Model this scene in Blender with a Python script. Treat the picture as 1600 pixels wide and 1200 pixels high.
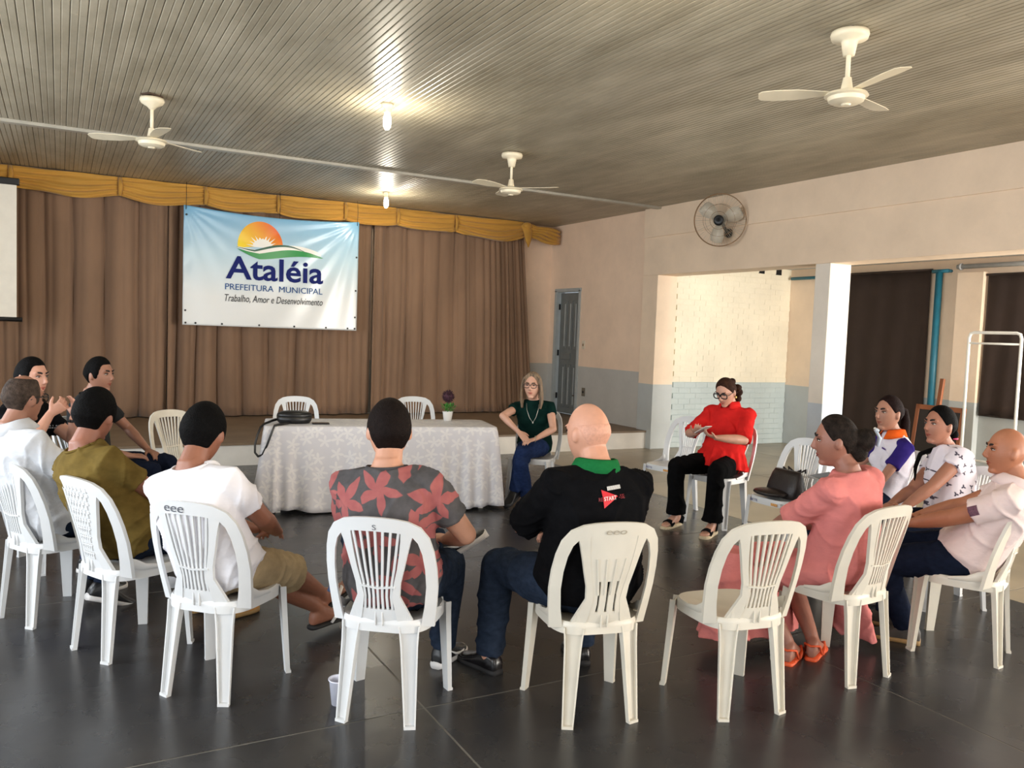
import bpy, bmesh, math, random
import numpy as np
from mathutils import Vector as V, Matrix as M
from mathutils.bvhtree import BVHTree

random.seed(7); np.random.seed(7)
for o in list(bpy.data.objects): bpy.data.objects.remove(o)
scene = bpy.context.scene
COL = scene.collection
R = math.radians

# ------------------------------------------------------------------ camera
def cam_axes(yaw, pitch, roll):
    f = V((math.sin(yaw)*math.cos(pitch), math.cos(yaw)*math.cos(pitch), math.sin(pitch)))
    r = V((math.cos(yaw), -math.sin(yaw), 0)); u = r.cross(f)
    return math.cos(roll)*r+math.sin(roll)*u, -math.sin(roll)*r+math.cos(roll)*u, f
cr, cu, cf = cam_axes(R(28.83), R(-3.52), R(2.12))
cd = bpy.data.cameras.new('camera'); cam = bpy.data.objects.new('camera', cd); COL.objects.link(cam)
cd.sensor_width = 36; cd.lens = 1289/1600*36; cd.clip_start = .05
m = M.Identity(4)
for i in range(3): m[i][0] = cr[i]; m[i][1] = cu[i]; m[i][2] = -cf[i]
m[0][3], m[1][3], m[2][3] = 0, 0, 1.62
cam.matrix_world = m
scene.camera = cam

# ------------------------------------------------------------------ light
vs = scene.view_settings
vs.view_transform = 'Standard'; vs.look = 'None'; vs.gamma = 1; vs.exposure = -0.28; vs.use_curve_mapping = False
w = bpy.data.worlds.new('world'); scene.world = w; w.use_nodes = True
bg = w.node_tree.nodes['Background']; bg.inputs[0].default_value = (.80, .90, 1, 1); bg.inputs[1].default_value = 1.6

def area(name, loc, direction, sx, sy, energy, color):
    l = bpy.data.lights.new(name, 'AREA'); l.shape = 'RECTANGLE'; l.size = sx; l.size_y = sy; l.energy = energy; l.color = color
    o = bpy.data.objects.new(name, l); COL.objects.link(o); o.location = loc
    o.rotation_euler = V(direction).to_track_quat('-Z', 'Z').to_euler()
    return o
# daylight entering the openings of the hall (left windows, doorway behind, gates of the side aisle)
for i, y in enumerate((-1.2, 1.8, 4.8, 7.6)):
    area('daylight_window_left', (-3.02, y, 1.75), (1, 0, -.12), 1.9, 1.7, (150, 175, 175, 130)[i], (.86, .93, 1))
area('daylight_doorway_back', (2.6, -4.35, 1.5), (0, 1, 0), 5.0, 2.6, 185, (1, .95, .88))
area('daylight_aisle_gate', (10.75, 2.3, 1.45), (-1, 0, 0), 4.6, 2.4, 620, (1, .96, .89))
area('daylight_aisle_end', (9.0, -4.35, 1.4), (0, 1, .0), 2.2, 2.4, 1250, (1, .97, .91))

# ------------------------------------------------------------------ materials
def lin(c):
    o = []
    for x in c[:3]:
        x = x/255; o.append(x/12.92 if x <= .04045 else ((x+.055)/1.055)**2.4)
    return (*o, 1)
MATS = {}
def newmat(name):
    mt = bpy.data.materials.new(name); mt.use_nodes = True
    nt = mt.node_tree; b = nt.nodes['Principled BSDF']
    return mt, nt, b
def N(nt, t, **kw):
    n = nt.nodes.new(t)
    for k, v in kw.items(): setattr(n, k, v)
    return n
def mat(name, rgb, rough=.55, var=.06, vs=8, bump=0, bs=60, metal=0, spec=.5, stretch=(1, 1, 1), sheen=0, trans=0):
    if name in MATS: return MATS[name]
    mt, nt, b = newmat(name)
    tc = N(nt, 'ShaderNodeTexCoord'); mp = N(nt, 'ShaderNodeMapping'); mp.inputs['Scale'].default_value = stretch
    nt.links.new(tc.outputs['Object'], mp.inputs[0])
    c = lin(rgb)
    if var:
        nz = N(nt, 'ShaderNodeTexNoise'); nz.inputs['Scale'].default_value = vs; nz.inputs['Detail'].default_value = 5
        nt.links.new(mp.outputs[0], nz.inputs['Vector'])
        rp = N(nt, 'ShaderNodeValToRGB'); rp.color_ramp.elements[0].position = .3; rp.color_ramp.elements[1].position = .7
        rp.color_ramp.elements[0].color = (*[max(0, x*(1-var*2)) for x in c[:3]], 1); rp.color_ramp.elements[1].color = (*[min(1, x*(1+var*2)) for x in c[:3]], 1)
        nt.links.new(nz.outputs['Fac'], rp.inputs[0]); nt.links.new(rp.outputs[0], b.inputs['Base Color'])
    else: b.inputs['Base Color'].default_value = c
    b.inputs['Roughness'].default_value = rough; b.inputs['Metallic'].default_value = metal
    b.inputs['Specular IOR Level'].default_value = spec
    if sheen: b.inputs['Sheen Weight'].default_value = sheen
    if trans: b.inputs['Transmission Weight'].default_value = trans
    if bump:
        n2 = N(nt, 'ShaderNodeTexNoise'); n2.inputs['Scale'].default_value = bs; n2.inputs['Detail'].default_value = 4
        nt.links.new(mp.outputs[0], n2.inputs['Vector'])
        bp = N(nt, 'ShaderNodeBump'); bp.inputs['Strength'].default_value = bump; bp.inputs['Distance'].default_value = .02
        nt.links.new(n2.outputs['Fac'], bp.inputs['Height']); nt.links.new(bp.outputs[0], b.inputs['Normal'])
    MATS[name] = mt
    return mt
def emis(name, rgb, st):
    mt, nt, b = newmat(name)
    b.inputs['Emission Color'].default_value = lin(rgb); b.inputs['Emission Strength'].default_value = st; b.inputs['Base Color'].default_value = lin(rgb)
    return mt
def painted(name, up, low, h, stain=.05, rough=.6, bump=.05):
    """two-tone wall paint: a dado of height h below the upper colour"""
    mt, nt, b = newmat(name)
    g = N(nt, 'ShaderNodeNewGeometry'); sx = N(nt, 'ShaderNodeSeparateXYZ'); nt.links.new(g.outputs['Position'], sx.inputs[0])
    gt = N(nt, 'ShaderNodeMath', operation='GREATER_THAN'); gt.inputs[1].default_value = h
    nt.links.new(sx.outputs[2], gt.inputs[0])
    nz = N(nt, 'ShaderNodeTexNoise'); nz.inputs['Scale'].default_value = 1.7; nz.inputs['Detail'].default_value = 8; nz.inputs['Roughness'].default_value = .65
    nt.links.new(g.outputs['Position'], nz.inputs['Vector'])
    mx = N(nt, 'ShaderNodeMix', data_type='RGBA'); mx.inputs[6].default_value = lin(low); mx.inputs[7].default_value = lin(up)
    nt.links.new(gt.outputs[0], mx.inputs[0])
    rp = N(nt, 'ShaderNodeMapRange'); rp.inputs[1].default_value = .3; rp.inputs[2].default_value = .7; rp.inputs[3].default_value = 1-stain*2; rp.inputs[4].default_value = 1+stain
    nt.links.new(nz.outputs['Fac'], rp.inputs[0])
    ml = N(nt, 'ShaderNodeMix', data_type='RGBA', blend_type='MULTIPLY'); ml.inputs[0].default_value = 1
    nt.links.new(mx.outputs[2], ml.inputs[6]); nt.links.new(rp.outputs[0], ml.inputs[7]); nt.links.new(ml.outputs[2], b.inputs['Base Color'])
    b.inputs['Roughness'].default_value = rough
    n2 = N(nt, 'ShaderNodeTexNoise'); n2.inputs['Scale'].default_value = 25; n2.inputs['Detail'].default_value = 5
    nt.links.new(g.outputs['Position'], n2.inputs['Vector'])
    bp = N(nt, 'ShaderNodeBump'); bp.inputs['Strength'].default_value = bump; bp.inputs['Distance'].default_value = .03
    nt.links.new(n2.outputs['Fac'], bp.inputs['Height']); nt.links.new(bp.outputs[0], b.inputs['Normal'])
    return mt
def flower_mat(name, base, petal, scale, petals, size, swz, rough=.7, base2=None, petal2=None, spec=.4, star=False, wob=0):
    """flower print: voronoi cells, each with a petalled blossom"""
    mt, nt, b = newmat(name)
    tc = N(nt, 'ShaderNodeTexCoord'); sp = N(nt, 'ShaderNodeSeparateXYZ'); cb = N(nt, 'ShaderNodeCombineXYZ')
    nt.links.new(tc.outputs['Object'], sp.inputs[0])
    if swz == 'yz':
        nt.links.new(sp.outputs[1], cb.inputs[0]); nt.links.new(sp.outputs[2], cb.inputs[1])
    elif swz == 'xz':
        nt.links.new(sp.outputs[0], cb.inputs[0]); nt.links.new(sp.outputs[2], cb.inputs[1])
    else:
        ad = N(nt, 'ShaderNodeMath', operation='ADD'); nt.links.new(sp.outputs[1], ad.inputs[0]); nt.links.new(sp.outputs[2], ad.inputs[1])
        nt.links.new(sp.outputs[0], cb.inputs[0]); nt.links.new(ad.outputs[0], cb.inputs[1])
    if wob:
        wn = N(nt, 'ShaderNodeTexNoise'); wn.inputs['Scale'].default_value = 9; nt.links.new(tc.outputs['Object'], wn.inputs['Vector'])
        wm = N(nt, 'ShaderNodeVectorMath', operation='MULTIPLY_ADD'); wm.inputs[1].default_value = (wob, wob, 0); nt.links.new(wn.outputs['Color'], wm.inputs[0]); nt.links.new(cb.outputs[0], wm.inputs[2]); cb = wm
    vo = N(nt, 'ShaderNodeTexVoronoi', voronoi_dimensions='2D'); vo.inputs['Scale'].default_value = scale; vo.inputs['Randomness'].default_value = .75
    nt.links.new(cb.outputs[0], vo.inputs['Vector'])
    sb = N(nt, 'ShaderNodeVectorMath', operation='SUBTRACT'); nt.links.new(cb.outputs[0], sb.inputs[0]); nt.links.new(vo.outputs['Position'], sb.inputs[1])
    ln = N(nt, 'ShaderNodeVectorMath', operation='LENGTH'); nt.links.new(sb.outputs[0], ln.inputs[0])
    s2 = N(nt, 'ShaderNodeSeparateXYZ'); nt.links.new(sb.outputs[0], s2.inputs[0])
    at = N(nt, 'ShaderNodeMath', operation='ARCTAN2'); nt.links.new(s2.outputs[1], at.inputs[0]); nt.links.new(s2.outputs[0], at.inputs[1])
    sc = N(nt, 'ShaderNodeSeparateColor'); nt.links.new(vo.outputs['Color'], sc.inputs[0])
    rr = N(nt, 'ShaderNodeMath', operation='MULTIPLY_ADD'); rr.inputs[1].default_value = 6.28; nt.links.new(sc.outputs[0], rr.inputs[0]); nt.links.new(at.outputs[0], rr.inputs[2])
    mu = N(nt, 'ShaderNodeMath', operation='MULTIPLY'); mu.inputs[1].default_value = petals; nt.links.new(rr.outputs[0], mu.inputs[0])
    cs = N(nt, 'ShaderNodeMath', operation='COSINE'); nt.links.new(mu.outputs[0], cs.inputs[0])
    if star:
        ac = N(nt, 'ShaderNodeMath', operation='ARCCOSINE'); nt.links.new(cs.outputs[0], ac.inputs[0])
        cs = N(nt, 'ShaderNodeMath', operation='MULTIPLY_ADD'); cs.inputs[1].default_value = -2/math.pi; cs.inputs[2].default_value = 1; nt.links.new(ac.outputs[0], cs.inputs[0])
    lim = N(nt, 'ShaderNodeMath', operation='MULTIPLY_ADD'); lim.inputs[1].default_value = size*.38; lim.inputs[2].default_value = size*.62; nt.links.new(cs.outputs[0], lim.inputs[0])
    df = N(nt, 'ShaderNodeMath', operation='SUBTRACT'); nt.links.new(lim.outputs[0], df.inputs[0]); nt.links.new(ln.outputs['Value'], df.inputs[1])
    mr = N(nt, 'ShaderNodeMapRange'); mr.inputs[1].default_value = -.002; mr.inputs[2].default_value = .004; nt.links.new(df.outputs[0], mr.inputs[0])
    nz = N(nt, 'ShaderNodeTexNoise'); nz.inputs['Scale'].default_value = 22; nz.inputs['Detail'].default_value = 4; nt.links.new(tc.outputs['Object'], nz.inputs['Vector'])
    ma = N(nt, 'ShaderNodeMix', data_type='RGBA'); ma.inputs[6].default_value = lin(base); ma.inputs[7].default_value = lin(base2 or base); nt.links.new(nz.outputs['Fac'], ma.inputs[0])
    mb_ = N(nt, 'ShaderNodeMix', data_type='RGBA'); mb_.inputs[6].default_value = lin(petal); mb_.inputs[7].default_value = lin(petal2 or petal); nt.links.new(nz.outputs['Fac'], mb_.inputs[0])
    mx = N(nt, 'ShaderNodeMix', data_type='RGBA'); nt.links.new(mr.outputs[0], mx.inputs[0]); nt.links.new(ma.outputs[2], mx.inputs[6]); nt.links.new(mb_.outputs[2], mx.inputs[7])
    nt.links.new(mx.outputs[2], b.inputs['Base Color']); b.inputs['Roughness'].default_value = rough; b.inputs['Specular IOR Level'].default_value = spec
    return mt

CREAM = (240, 216, 189); DADO = (188, 192, 190)
m_wall = painted('cream_wall_paint', CREAM, DADO, .95)
m_wall_stage = painted('cream_wall_paint_stage', (240, 212, 186), (192, 189, 182), 1.11)
m_brick = painted('painted_brick', (238, 228, 204), (190, 200, 198), .985, .05, .55, .15)
m_pillar = painted('pillar_paint', (236, 226, 212), (196, 204, 212), .95)
m_white_trim = mat('white_trim', (225, 222, 214), .5)
m_chair = mat('white_plastic', (212, 213, 213), .36, .015, 6)
m_chair_cream = mat('aged_plastic', (212, 206, 192), .38, .03, 6)
m_black = mat('black_plastic', (16, 16, 18), .4, 0)
m_fanw = mat('ivory_plastic', (232, 220, 192), .4, .02)
m_dark = mat('dark_void', (14, 12, 11), .9, 0)

# ------------------------------------------------------------------ mesh helpers
class MB:
    def __init__(s): s.v = []; s.f = []; s.mi = []
    def loft(s, rings, cap=True, closed=True, mi=0):
        b = len(s.v); n = len(rings[0])
        for r in rings: s.v += [tuple(p) for p in r]
        for i in range(len(rings)-1):
            for j in range(n if closed else n-1):
                k = (j+1) % n
                s.f.append((b+i*n+j, b+i*n+k, b+(i+1)*n+k, b+(i+1)*n+j)); s.mi.append(mi)
        if cap:
            s.f.append(tuple(b+j for j in reversed(range(n)))); s.mi.append(mi)
            s.f.append(tuple(b+(len(rings)-1)*n+j for j in range(n))); s.mi.append(mi)
        return s
    def tube(s, pts, rad, n=10, side=None, mi=0, cap=True):
        """rad: list of r or (r_side, r_other); side fixes the first axis"""
        pts = [V(p) for p in pts]; rings = []
        if not isinstance(rad, (list, tuple)): rad = [rad]*len(pts)
        sv = V(side) if side is not None else None
        for i, p in enumerate(pts):
            t = (pts[min(i+1, len(pts)-1)]-pts[max(i-1, 0)])
            if t.length < 1e-9: t = V((0, 0, 1))
            t.normalize()
            if sv is None:
                sv = V((1, 0, 0)) if abs(t.x) < .8 else V((0, 1, 0))
            a = sv-t*sv.dot(t); a.normalize(); b = t.cross(a)
            if side is None: sv = a
            r = rad[i]; rx, ry = r if isinstance(r, (tuple, list)) else (r, r)
            rings.append([p+a*(rx*math.cos(2*math.pi*j/n))+b*(ry*math.sin(2*math.pi*j/n)) for j in range(n)])
        return s.loft(rings, cap, mi=mi)
    def box(s, lo, hi, mi=0, mtx=None):
        (x0, y0, z0), (x1, y1, z1) = lo, hi
        p = [V(q) for q in ((x0, y0, z0), (x1, y0, z0), (x1, y1, z0), (x0, y1, z0), (x0, y0, z1), (x1, y0, z1), (x1, y1, z1), (x0, y1, z1))]
        if mtx: p = [mtx @ q for q in p]
        b = len(s.v); s.v += [tuple(q) for q in p]
        for q in ((0, 3, 2, 1), (4, 5, 6, 7), (0, 1, 5, 4), (1, 2, 6, 5), (2, 3, 7, 6), (3, 0, 4, 7)):
            s.f.append(tuple(b+i for i in q)); s.mi.append(mi)
        return s
    def ell(s, c, r, mtx=None, n=14, m_=9, mi=0):
        c = V(c); rings = []
        for i in range(m_+1):
            ph = -math.pi/2+math.pi*i/m_; ph = max(min(ph, 1.52), -1.52)
            ring = []
            for j in range(n):
                a = 2*math.pi*j/n
                q = V((r[0]*math.cos(a)*math.cos(ph), r[1]*math.sin(a)*math.cos(ph), r[2]*math.sin(ph)))
                ring.append(c+(mtx @ q if mtx else q))
            rings.append(ring)
        return s.loft(rings, True, mi=mi)
    def lathe(s, prof, c=(0, 0, 0), n=28, mtx=None, mi=0):
        c = V(c); rings = []
        for r, z in prof:
            rg = [V((r*math.cos(2*math.pi*j/n), r*math.sin(2*math.pi*j/n), z)) for j in range(n)]
            rings.append([c+(mtx @ q if mtx else q) for q in rg])
        return s.loft(rings, True, mi=mi)
    def xf(s, mtx):
        s.v = [tuple(mtx @ V(p)) for p in s.v]; return s
    def mesh(s, name, mats, smooth=True):
        me = bpy.data.meshes.new(name); me.from_pydata(s.v, [], s.f)
        for mm in (mats if isinstance(mats, (list, tuple)) else [mats]): me.materials.append(mm)
        if max(s.mi or [0]): me.polygons.foreach_set('material_index', s.mi)
        me.update(); fix(me)
        if smooth: shade(me)
        return me
    def build(s, name, mats, parent=None, smooth=True, bevel=0, auto=None):
        me = s.mesh(name, mats, smooth)
        o = link(name, me, parent)
        if bevel:
            b = o.modifiers.new('bevel', 'BEVEL'); b.width = bevel; b.segments = 2; b.limit_method = 'ANGLE'
        if auto is not None: sharp(me, auto)
        return o
def fix(me):
    bm = bmesh.new(); bm.from_mesh(me); bmesh.ops.recalc_face_normals(bm, faces=bm.faces); bm.to_mesh(me); bm.free()
def shade(me): me.polygons.foreach_set('use_smooth', [True]*len(me.polygons))
def sharp(me, deg=35):
    shade(me)
    try: me.set_sharp_from_angle(angle=R(deg))
    except Exception: pass
def link(name, data, parent=None):
    o = bpy.data.objects.new(name, data); COL.objects.link(o)
    if parent: o.parent = parent
    return o
def tag(o, label, cat=None, group=None, kind=None):
    if label: o['label'] = label
    if cat: o['category'] = cat
    if group: o['group'] = group
    if kind: o['kind'] = kind
    return o
def thing(name, label, cat, loc=(0, 0, 0), rz=0, group=None):
    o = link(name, None); o.location = loc; o.rotation_euler = (0, 0, rz); o.empty_display_size = .1
    return tag(o, label, cat, group)
def struct(o): o['kind'] = 'structure'; return o
def copytree(o, parent=None):
    c = o.copy(); COL.objects.link(c)
    if parent: c.parent = parent
    for ch in o.children: copytree(ch, c)
    return c
def text_pts(body, width, height, shear=0, bold=0, z_only=False):
    """letters as flat mesh: returns verts (x,z in 0..width, 0..height) and faces"""
    cu_ = bpy.data.curves.new('letters', 'FONT'); cu_.body = body; cu_.shear = shear; cu_.offset = bold; cu_.resolution_u = 3
    ob = bpy.data.objects.new('letters', cu_); COL.objects.link(ob)
    dg = bpy.context.evaluated_depsgraph_get(); me = bpy.data.meshes.new_from_object(ob.evaluated_get(dg))
    vv = np.array([v.co[:] for v in me.vertices]); ff = [tuple(p.vertices) for p in me.polygons]
    bpy.data.objects.remove(ob); bpy.data.meshes.remove(me); bpy.data.curves.remove(cu_)
    lo = vv.min(0); hi = vv.max(0)
    x = (vv[:, 0]-lo[0])/(hi[0]-lo[0])*width; z = (vv[:, 1]-lo[1])/(hi[1]-lo[1])*height
    return list(zip(x.tolist(), z.tolist())), ff

# ================================================================== SETTING
CEIL = 3.51; XR = 7.59; YST = 9.65; XO = 10.35
# ---- floor: polished dark cement slabs, beige strip towards the aisle
def floor_mat():
    mt, nt, b = newmat('polished_dark_cement')
    g = N(nt, 'ShaderNodeNewGeometry')
    n1 = N(nt, 'ShaderNodeTexNoise'); n1.inputs['Scale'].default_value = .9; n1.inputs['Detail'].default_value = 9; n1.inputs['Roughness'].default_value = .62
    nt.links.new(g.outputs['Position'], n1.inputs['Vector'])
    rp = N(nt, 'ShaderNodeValToRGB'); e = rp.color_ramp.elements
    e[0].position = .35; e[0].color = lin((38, 38, 41)); e[1].position = .72; e[1].color = lin((62, 60, 58))
    nt.links.new(n1.outputs['Fac'], rp.inputs[0]); nt.links.new(rp.outputs[0], b.inputs['Base Color'])
    n2 = N(nt, 'ShaderNodeTexNoise'); n2.inputs['Scale'].default_value = 3; n2.inputs['Detail'].default_value = 6
    nt.links.new(g.outputs['Position'], n2.inputs['Vector'])
    mr = N(nt, 'ShaderNodeMapRange'); mr.inputs[3].default_value = .2; mr.inputs[4].default_value = .36
    nt.links.new(n2.outputs['Fac'], mr.inputs[0]); nt.links.new(mr.outputs[0], b.inputs['Roughness'])
    n3 = N(nt, 'ShaderNodeTexNoise'); n3.inputs['Scale'].default_value = 5; n3.inputs['Detail'].default_value = 3
    nt.links.new(g.outputs['Position'], n3.inputs['Vector'])
    bp = N(nt, 'ShaderNodeBump'); bp.inputs['Strength'].default_value = .06; bp.inputs['Distance'].default_value = .02
    nt.links.new(n3.outputs['Fac'], bp.inputs['Height']); nt.links.new(bp.outputs[0], b.inputs['Normal'])
    return mt
m_floor = floor_mat()
m_beige = mat('beige_cement', (158, 145, 122), .32, .08, 2)
m_joint = mat('cement_joint', (104, 100, 92), .6, .1, 9)
fl = struct(MB().box((-2.9, -4.3, -.12), (10.5, YST+.1, -.0012)).build('floor', m_joint, smooth=False))
xs = [-2.9, -2.74, -.68, 1.38, 3.44, 5.47]; ys = [-4.3, -3.0, -.94, 1.12, 3.18, 5.24, 7.3, 9.36, YST]
def slab(x0, x1, y0, y1, mt, nm='slab'):
    g = .005
    o = MB().box((x0+g, y0+g, -.05), (x1-g, y1-g, 0)).build(nm, mt, fl, smooth=False)
    return o
for i in range(len(xs)-1):
    for j in range(len(ys)-1): slab(xs[i], xs[i+1], ys[j], ys[j+1], m_floor)
bx = [5.47, 7.5, 9.0, 10.5]
for i in range(3):
    for j in range(len(ys)-1): slab(bx[i], bx[i+1], ys[j], ys[j+1], m_beige)

# ---- stage platform
m_stage_top = mat('brown_cement', (126, 106, 84), .5, .08, 3)
m_stage_front = mat('whitewash', (222, 216, 206), .6, .05, 3)
st = struct(MB().box((-2.9, YST, 0), (XR+.12, 12.7, .235)).build('floor_stage', m_stage_front, smooth=False))
MB().box((-2.9, YST-.015, .235), (XR+.12, 12.7, .26)).build('stage_deck', m_stage_top, st, smooth=False)

# ---- ceiling of painted boards
def ceil_mat():
    mt, nt, b = newmat('grey_painted_boards')
    g = N(nt, 'ShaderNodeNewGeometry'); oi = N(nt, 'ShaderNodeObjectInfo')
    mp = N(nt, 'ShaderNodeMapping'); mp.inputs['Scale'].default_value = (2.2, .7, 1); nt.links.new(g.outputs['Position'], mp.inputs[0])
    n1 = N(nt, 'ShaderNodeTexNoise'); n1.inputs['Scale'].default_value = 1.6; n1.inputs['Detail'].default_value = 9; n1.inputs['Roughness'].default_value = .68
    nt.links.new(mp.outputs[0], n1.inputs['Vector'])
    rp = N(nt, 'ShaderNodeValToRGB'); e = rp.color_ramp.elements
    e[0].position = .3; e[0].color = lin((146, 136, 114)); e[1].position = .7; e[1].color = lin((186, 176, 154))
    nt.links.new(n1.outputs['Fac'], rp.inputs[0])
    mr = N(nt, 'ShaderNodeMapRange'); mr.inputs[3].default_value = .90; mr.inputs[4].default_value = 1.05; nt.links.new(oi.outputs['Random'], mr.inputs[0])
    ml = N(nt, 'ShaderNodeMix', data_type='RGBA', blend_type='MULTIPLY'); ml.inputs[0].default_value = 1
    nt.links.new(rp.outputs[0], ml.inputs[6]); nt.links.new(mr.outputs[0], ml.inputs[7]); nt.links.new(ml.outputs[2], b.inputs['Base Color'])
    b.inputs['Roughness'].default_value = .42
    return mt
m_ceil = ceil_mat()
ce = struct(MB().box((-2.9, -4.3, CEIL+.012), (XR+.3, 12.7, CEIL+.12)).build('ceiling', mat('board_gap', (92, 84, 70), .8), smooth=False))
PW = .0985
def plank_mesh(L):
    b = MB(); h = PW/2-.002
    prof = [(-h, .012), (-h, .004), (-h+.005, 0), (-.006, 0), (0, .005), (.006, 0), (h-.005, 0), (h, .004), (h, .012)]
    b.loft([[(x, y, z) for x, z in prof] for y in (0, L)])
    return b.mesh('plank', m_ceil, smooth=False)
pl_cache = {}
npl = int((XR+.1+2.9)/PW)
for i in range(npl):
    x = -2.9+PW*(i+.5); cut = round(random.uniform(.5, 9.2)*2)/2
    for y0, L in ((-4.3, cut+4.3-.002), (cut+.002, 12.6-cut)):
        L = round(L, 3)
        if L not in pl_cache: pl_cache[L] = plank_mesh(L)
        o = link('plank', pl_cache[L], ce); o.location = (x, y0, CEIL)
tb = struct(MB().box((-2.9, 9.50, CEIL-.03), (XR+.05, 9.60, CEIL+.01)).build('trim_1', mat('pale_batten', (176, 170, 156), .4, .06), smooth=False, bevel=.008))

# ---- right wall: stage side, beam over the aisle openings, pillars
wr = MB()
XS = XR+.05
wr.box((XS, 12.42, 0), (XS+.18, 12.75, CEIL+.05)); wr.box((XS, 9.62, 0), (XS+.18, 11.60, CEIL+.05)); wr.box((XS, 11.60, 2.42), (XS+.18, 12.42, CEIL+.05))
wr.box((XS, 11.60, 0), (XS+.18, 12.42, .26))
wall_stage = struct(wr.build('wall_right', m_wall_stage, smooth=False))
wr = MB()
wr.box((XR, 9.53, 0), (XR+.36, 9.88, 2.54)); wr.box((XR, -4.3, 2.54), (XR+.36, 9.88, CEIL+.05))
wr.box((XR-.02, -4.3, 3.09), (XR+.01, 9.88, CEIL+.05))
wall_beam = struct(wr.build('wall_right_beam', m_wall, smooth=False, bevel=.006))
for y in (6.48, 3.35, .2, -3.0):
    struct(MB().box((XR+.003, y, 0), (XR+.345, y+.21, 2.54)).build('trim_2', m_pillar, smooth=False, bevel=.006))
# other walls
struct(MB().box((-2.9, 12.6, 0), (XR+.3, 12.75, CEIL+.05)).build('wall_back', m_wall_stage, smooth=False))
wl = MB()
wl.box((-2.9-.15, -4.3, 0), (-2.9, 12.7, .9)); wl.box((-3.05, -4.3, 2.6), (-2.9, 12.7, CEIL+.05))
for y0, y1 in ((-4.3, -2.15), (-.25, .85), (2.75, 3.85), (5.75, 6.65), (8.55, 12.7)): wl.box((-3.05, y0, .9), (-2.9, y1, 2.6))
struct(wl.build('wall_left', m_wall, smooth=False))
wf = MB()
wf.box((-3.05, -4.45, 0), (.1, -4.3, CEIL+.05)); wf.box((5.1, -4.45, 0), (7.9, -4.3, CEIL+.05)); wf.box((.1, -4.45, 2.8), (5.1, -4.3, CEIL+.05))
wf.box((10.1, -4.45, 0), (10.5, -4.3, 2.9)); wf.box((7.9, -4.45, 2.6), (10.5, -4.3, 2.9))
struct(wf.build('wall_front', m_wall, smooth=False))
# aisle: outer wall, roof
wo = MB()
wo.box((XO, 5.0, 0), (XO+.18, 9.75, 2.9)); wo.box((XO, -4.3, 2.65), (XO+.18, 5.0, 2.9)); wo.box((XO, -4.3, 0), (XO+.18, -.1, 2.65))
wo.box((XO-.10, 6.36, 0), (XO+.01, 6.71, 2.62))
struct(wo.build('wall_outer', m_wall, smooth=False, bevel=.004))
struct(MB().box((XR+.3, -4.4, 2.80), (XO+.2, 9.8, 2.92)).build('ceiling_aisle', mat('aisle_ceiling', (196, 192, 186), .7), smooth=False))
# end wall of painted bricks
YB = 9.6
al = struct(MB().box((XR+.3, YB, 0), (XO+.02, YB+.15, 2.85)).build('wall_alcove', m_brick, smooth=False))
BL, BH = .222, .082
brick_me = MB().box((-BL/2+.0014, -.018, -BH/2+.0058), (BL/2-.0014, .002, BH/2-.0058)).mesh('brick', m_brick, smooth=False)
rest = MB(); cnt = 0
rows = int(2.8/BH)
for r_ in range(rows):
    z = BH*(r_+.5); off = (r_ % 2)*BL/2
    k = 0; x = XR+.42+off
    while x < XO-.02-BL/2+.11:
        dy = random.uniform(-.0016, .0014)
        if cnt < 290:
            o = link('brick', brick_me, al); o.location = (x, YB+dy, z); o.rotation_euler = (random.uniform(-.01, .01), random.uniform(-.004, .004), 0); cnt += 1
        else: rest.box((x-BL/2+.001, YB-.012+dy, z-BH/2+.0045), (x+BL/2-.001, YB+.002, z+BH/2-.0045))
        x += BL
tag(rest.build('brick_courses', m_brick, al, smooth=False), None, kind='stuff')
for x in (9.69, 10.06): MB().box((x-.06, YB-.012, 2.70), (x+.06, YB+.01, 2.79)).build('vent', m_dark, al, smooth=False)

# ---- door in the stage side wall
m_dgrey = mat('grey_door_paint', (112, 116, 114), .45, .04); m_frame = mat('pale_frame_paint', (168, 172, 170), .5, .03)
d1 = link('door_1', None); d1['kind'] = 'structure'; d1.location = (XS, 12.0, .26)
fr = MB()
fr.box((-.02, .345, 0), (.15, .41, 2.13)); fr.box((-.02, -.40, 0), (.15, -.345, 2.13)); fr.box((-.02, -.41, 2.10), (.15, .41, 2.16))
fr.build('door_frame', m_frame, d1, smooth=False, bevel=.006)
lf = MB().box((.06, -.34, .01), (.10, .32, 2.09)).build('door_leaf', m_dgrey, d1, smooth=False, bevel=.003)
for z0, z1 in ((.12, .86), (1.12, 1.95)):
    for y in (-.2, -.03, .14):
        MB().box((.045, y-.05, z0), (.062, y+.05, z1)).build('panel', m_dgrey, lf, smooth=False, bevel=.012)
        MB().box((.036, y-.012, z0+.05), (.047, y+.012, z1-.05)).build('moulding', m_frame, lf, smooth=False, bevel=.004)
MB().box((.045, -.05, .94), (.062, .24, 1.05)).build('panel', m_dgrey, lf, smooth=False, bevel=.01)
h = MB(); h.tube([(.06, -.30, .34), (.02, -.30, .34), (.01, -.24, .34)], .012); h.box((.05, -.325, .26), (.062, -.275, .42))
h.build('handle', mat('worn_metal', (110, 105, 95), .4, metal=.8), lf)
for z in (.3, 1.05, 1.85): MB().box((.035, .325, z-.05), (.06, .345, z+.05)).build('hinge', m_black, d1, smooth=False)
sw = MB().box((XS-.012, 11.42, 1.40), (XS+.001, 11.50, 1.54)).build('light_switch', mat('switch_plate', (222, 208, 186), .5), smooth=False, bevel=.003)
tag(sw, 'small cream wall switch plate beside the grey panelled door', 'switch')
MB().box((XS-.018, 11.445, 1.45), (XS-.011, 11.475, 1.49)).build('rocker', mat('rocker', (150, 120, 90), .5), sw, smooth=False)
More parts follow.
